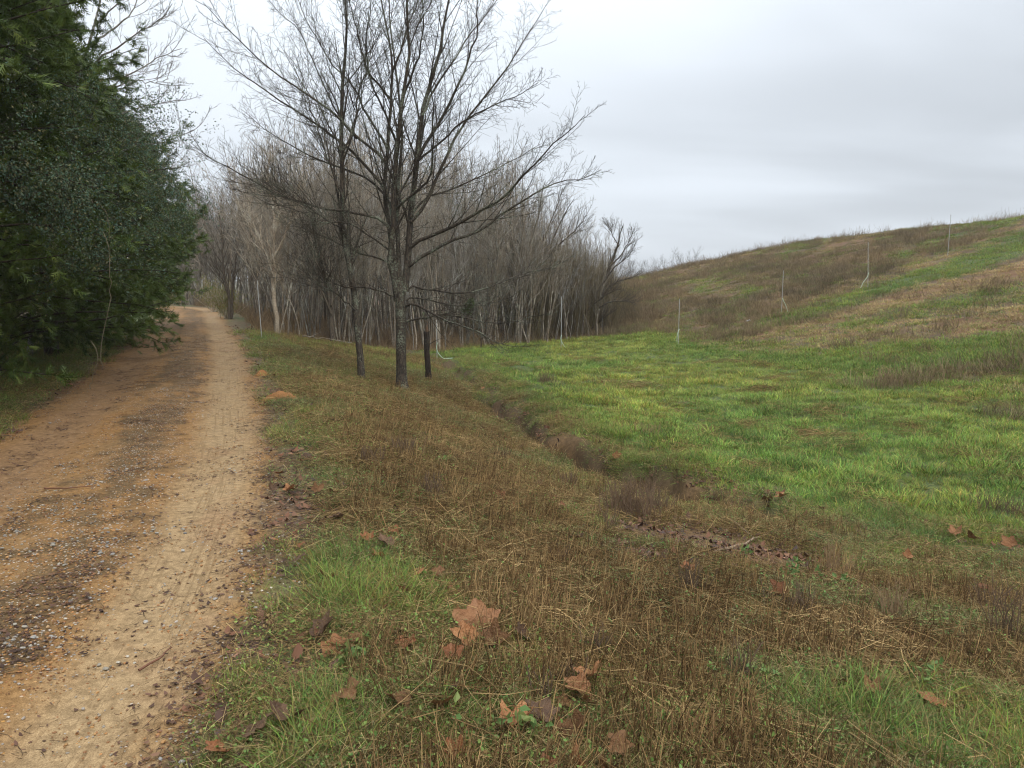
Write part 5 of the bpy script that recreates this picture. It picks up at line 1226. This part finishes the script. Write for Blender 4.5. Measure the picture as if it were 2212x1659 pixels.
for i, (u, v, s, kd, va, lb) in enumerate([
    (748, 1532, .19, 'brown', 0, 'broad dull brown leaf in the grass at the lower left of the verge'),
    (1112, 1603, .15, 'tan', 4, 'curled pale tan leaf, leftmost of the row at the bottom edge'),
    (1168, 1585, .15, 'dark', 1, 'dark rusty leaf, middle of the row at the bottom edge'),
    (1235, 1612, .15, 'brown', 3, 'upright brown leaf, rightmost of the row at the bottom edge'),
    (1250, 1525, .13, 'tan', 5, 'pale leaf lying just below the folded yellowish leaf'),
    (1275, 1487, .15, 'tan', 3, 'folded yellowish-tan leaf right of bottom centre'),
    (2012, 1552, .17, 'red', 1, 'reddish leaf standing in the lush grass at the lower right'),
    (880, 1422, .11, 'red', 2, 'small rusty leaf left of the largest leaf'),
    (1690, 1302, .15, 'red', 4, 'crumpled orange-brown leaf below the green leafy weed'),
    (650, 1232, .11, 'dark', 1, 'dark wet leaf at the road edge left of the tall grass clump'),
    (795, 1190, .10, 'red', 3, 'small dark red leaf above the tall grass clump'),
    (835, 1202, .13, 'dark', 2, 'dark brown leaf right of the dark red one'),
    (685, 1082, .12, 'brown', 4, 'brown leaf in the short grass halfway along the verge'),
    (752, 1080, .11, 'brown', 0, 'brown leaf two hand-widths right of another at mid verge'),
    (700, 1395, .15, 'dark', 2, 'blackish leaf beside the long grass near the road'),
    (560, 1612, .15, 'dark', 0, 'dark purple-brown leaf at the bottom edge near the road'),
    (620, 1590, .14, 'dark', 3, 'curled dark leaf just right of the bottom road edge'),
    (975, 1450, .11, 'red', 5, 'dark red leaf below the left of the largest leaf'),
    (1130, 1405, .11, 'dark', 2, 'dull leaf right of the largest leaf'),
    (950, 1262, .09, 'brown', 1, 'small brown leaf in the stubble above the largest leaf'),
    (1800, 1275, .12, 'tan', 2, 'tan leaf below the stick debris at right'),
    (2130, 1290, .14, 'red', 0, 'reddish leaf in flattened grass near the right edge'),
    (1880, 1520, .10, 'brown', 4, 'little brown leaf left of the reddish standing one'),
    (860, 1555, .12, 'brown', 5, 'folded leaf between the broad dull one and bottom centre'),
    (1330, 1650, .12, 'brown', 1, 'leaf cut by the bottom edge right of centre'),
    (1960, 1225, .20, 'tan', 3, 'pale heap-like leaf in the field, upper left of the right edge group'),
    (2060, 1170, .20, 'tan', 4, 'crumpled pale leaf heap in the field grass'), (2100, 1180, .20, 'brown', 5, 'brown leaf against the pale leaf heap'), (2180, 1195, .20, 'tan', 2, 'pale leaf at the right edge of the field'),
    (1690, 1085, .22, 'tan', 3, 'bleached curled leaf above the stick debris'), (1655, 1095, .18, 'brown', 1, 'brown leaf beside the bleached curled one'),
    (1330, 1003, .17, 'red', 2, 'reddish leaf lying in the gully'), (1210, 1105, .10, 'red', 0, 'orange leaf between the stubble clumps')]):
    leaf(u, v, min(s, .155), kd, lb, va, None, (rng.normal(.1, .3), rng.normal(0, .3)), S_, .07)
rl = np.random.default_rng(66); cnt = 0
while cnt < 180:
    r_ = rl.uniform(2.3, 19) ; a_ = R(rl.uniform(-40, 40)); x, y = r_ * math.sin(a_), r_ * math.cos(a_)
    q, _ = poly_sd(ROAD, np.array([x]), np.array([y])); g, _ = poly_sd(GULLY, np.array([x]), np.array([y])); q, g = q[0], g[0]
    w = 1.0 if (HW + .2 < q < HW + 1.6) else (.7 if -HW - 1.6 < q < -HW else (.35 if q > HW and g < .3 else (.04 if g >= .3 else 0)))
    w = max(w, .8 * math.exp(-(g / .5) ** 2) if 5 < y < 22 else 0)
    if rl.random() > w: continue
    kd = ['brown', 'dark', 'red', 'tan'][int(rl.choice(4, p=[.42, .30, .2, .08]))]
    word = {'brown': 'brown', 'dark': 'dark wet', 'red': 'rusty red-brown', 'tan': 'pale tan'}[kd]
    place = 'along the right road edge' if HW < q < HW + 1.6 else ('under the cedars left of the road' if q < 0 else ('in or beside the small gully' if abs(g) < .6 else ('in the field grass' if g > 0 else 'on the stubble beside the road')))
    va = int(rl.integers(0, 6)); word = ['cupped ', 'flattish ', 'curled-up ', 'folded ', 'tightly curled ', 'sharply folded '][va] + word
    sz = rl.uniform(.06, .135); word = ('large ' if sz > .12 else ('small ' if sz < .09 else '')) + word
    if r_ > 9: place += ', farther off'
    leaf(0, 0, sz, kd, '%s fallen leaf %s' % (word, place), va, None, (rl.normal(0, .35), rl.normal(0, .35)), '%s leaves %s' % (word, place), .045, (x, y)); cnt += 1

# --- upright dead weed clumps ------------------------------------------------------
M_WEED = mat_plain('dead_weed', (.125, .085, .055), .85, .15, 0, 30, .45, .2); M_WEEDL = mat_plain('straw_weed', (.22, .15, .085), .85, .15, 0, 30, .35, .2)
def weed(u, v, w, h, n, lb, mat=M_WEED, seed=0, lean=.18):
    x, y, z = gp(u, v); rg = np.random.default_rng(700 + seed)
    st = np.stack([rg.normal(0, w * .45, n), rg.normal(0, w * .35, n), np.full(n, -.02)], 1)
    P, Rd = grow(st, np.stack([rg.normal(0, lean, n), rg.normal(0, lean, n), np.ones(n)], 1), rg.uniform(.45, 1, n) * h, rg.uniform(.0022, .0042, n), 4, .09, 0, rg, .6)
    t = Tubes(); t.add(P, Rd, 4); a = spawn(P, Rd, np.full(n, h * .5), 4, .3, .98, R(20), R(50), .4, rg, .6, .05, True, .3, .0014); Q, q_ = grow(a[0], a[1], a[2], a[3], 2, .15, 0, rg); t.add(Q, q_, 3)
    tag(put('dead_weed_tuft', t.mesh('dead_weed_tuft', mat), None, (x, y, z)), lb, 'weeds', 'clumps of dead weeds')
for i, (u, v, w, h, n, lb) in enumerate([
    (1360, 1122, .26, .42, 150, 'largest dark clump of dead weeds right of the gully bend'), (1228, 1056, .13, .24, 60, 'small dark tuft of dead stems left of the largest clump'), (1390, 1080, .20, .38, 70, 'dead weeds just behind the largest clump'),
    (1495, 1290, .07, .28, 28, 'narrow dark bunch of stems in the middle of the debris'), (1315, 1150, .05, .30, 14, 'thin upright stub cluster between two clumps'), (875, 990, .14, .26, 55, 'dark upright weeds at mid verge left'),
    (1800, 1250, .10, .34, 34, 'straw-coloured stems beside the green leafy weed'), (1715, 1330, .12, .24, 40, 'short dark weeds near the crumpled orange leaf'), (2170, 1390, .10, .45, 26, 'tall thin dead stalks at the right edge'),
    (2140, 1330, .10, .40, 20, 'thin stalks behind the right edge ones'), (1420, 1110, .16, .30, 60, 'dead weeds at the right of the largest clump'), (1900, 1330, .22, .25, 60, 'matted dead weeds at the right of the stubble'),
    (1215, 1230, .05, .20, 16, 'tiny upright dead bunch left of the debris'), (1290, 1420, .07, .20, 22, 'dead stems right of the largest leaf'), (1170, 1530, .05, .19, 14, 'dark stub of stems at bottom centre'),
    (1180, 830, .30, .34, 90, 'reddish dead weeds on the field edge beyond the gully'), (1390, 940, .30, .22, 60, 'round brown patch of dead grass in the field'), (930, 1080, .12, .24, 44, 'dead weeds at mid verge below the gully top'),
    (2150, 1110, .35, .3, 70, 'brown weeds in the field near the right edge'), (1240, 1500, .04, .2, 12, 'thin dead stems beside the folded leaf'), (1560, 1080, .16, .2, 40, 'brown weeds on the bare bank right of the gully'),
    (1600, 1480, .06, .26, 20, 'dead stems in the lower right foreground'), (1080, 1000, .12, .22, 44, 'low dead weeds near the gully head'), (800, 1010, .10, .24, 36, 'dead stalks near the grass strip by the road')]):
    weed(u, v, w, h, n, lb, M_WEEDL if i in (6, 11, 16) else M_WEED, i)
# green leafy weeds
M_GWEED = mat_foliage('green_weed', (.10, .17, .05), (.13, .20, .06), (.2, .22, .07), .3, .45)
for i, (u, v, n, lb) in enumerate([(1660, 1255, 150, 'bright green leafy weed at the foot of the straw-coloured stems'), (1590, 1490, 40, 'small rosette of green leaves below the dead stubble'), (1980, 1480, 50, 'green leafy weed left of the reddish leaf'),
                                   (770, 1440, 40, 'light green leafy weed beside the road edge litter'), (942, 1010, 20, 'single dark green weed in the brown stubble'), (1055, 1620, 60, 'leafy green weed at the bottom edge'), (1780, 1275, 60, 'green weed right of the larger leafy one')]):
    x, y, z = gp(u, v); rg = np.random.default_rng(800 + i); w = .03 + .0011 * n
    c = [(rg.normal(0, w), rg.normal(0, w * .7), rg.uniform(.02, .10)) for _ in range(8)]
    tag(put('green_weed_tuft', leaf_cloud('green_weed_tuft', M_GWEED, c, [(.05, .05, .03)] * 8, n, .042, rg, -.2, .6), None, (x, y, z + .01)), lb, 'weed')


# ------------------------------------------------------------------ damp air
def haze():
    x0, x1, y0, y1, z0, z1 = -700, 900, -60, 420, -3.4, 22
    V = [(x0, y0, z0), (x1, y0, z0), (x1, y1, z0), (x0, y1, z0), (x0, y0, z1), (x1, y0, z1), (x1, y1, z1), (x0, y1, z1)]
    me = mesh_np('haze', V, [(0, 3, 2, 1), (4, 5, 6, 7), (0, 1, 5, 4), (1, 2, 6, 5), (2, 3, 7, 6), (3, 0, 4, 7)], None, None, False)
    m, nt, N, L = nodes_of('damp_air'); b = NB(nt); out = b.n('ShaderNodeOutputMaterial'); v = b.n('ShaderNodeVolumePrincipled')
    v.inputs['Color'].default_value = (.93, .96, 1, 1); v.inputs['Density'].default_value = HAZE; b.l(v.outputs[0], out.inputs['Volume'])
    me.materials.append(m); tag(put('haze', me), 'thin damp haze', None, None, 'stuff')
HAZE = .00045
haze()
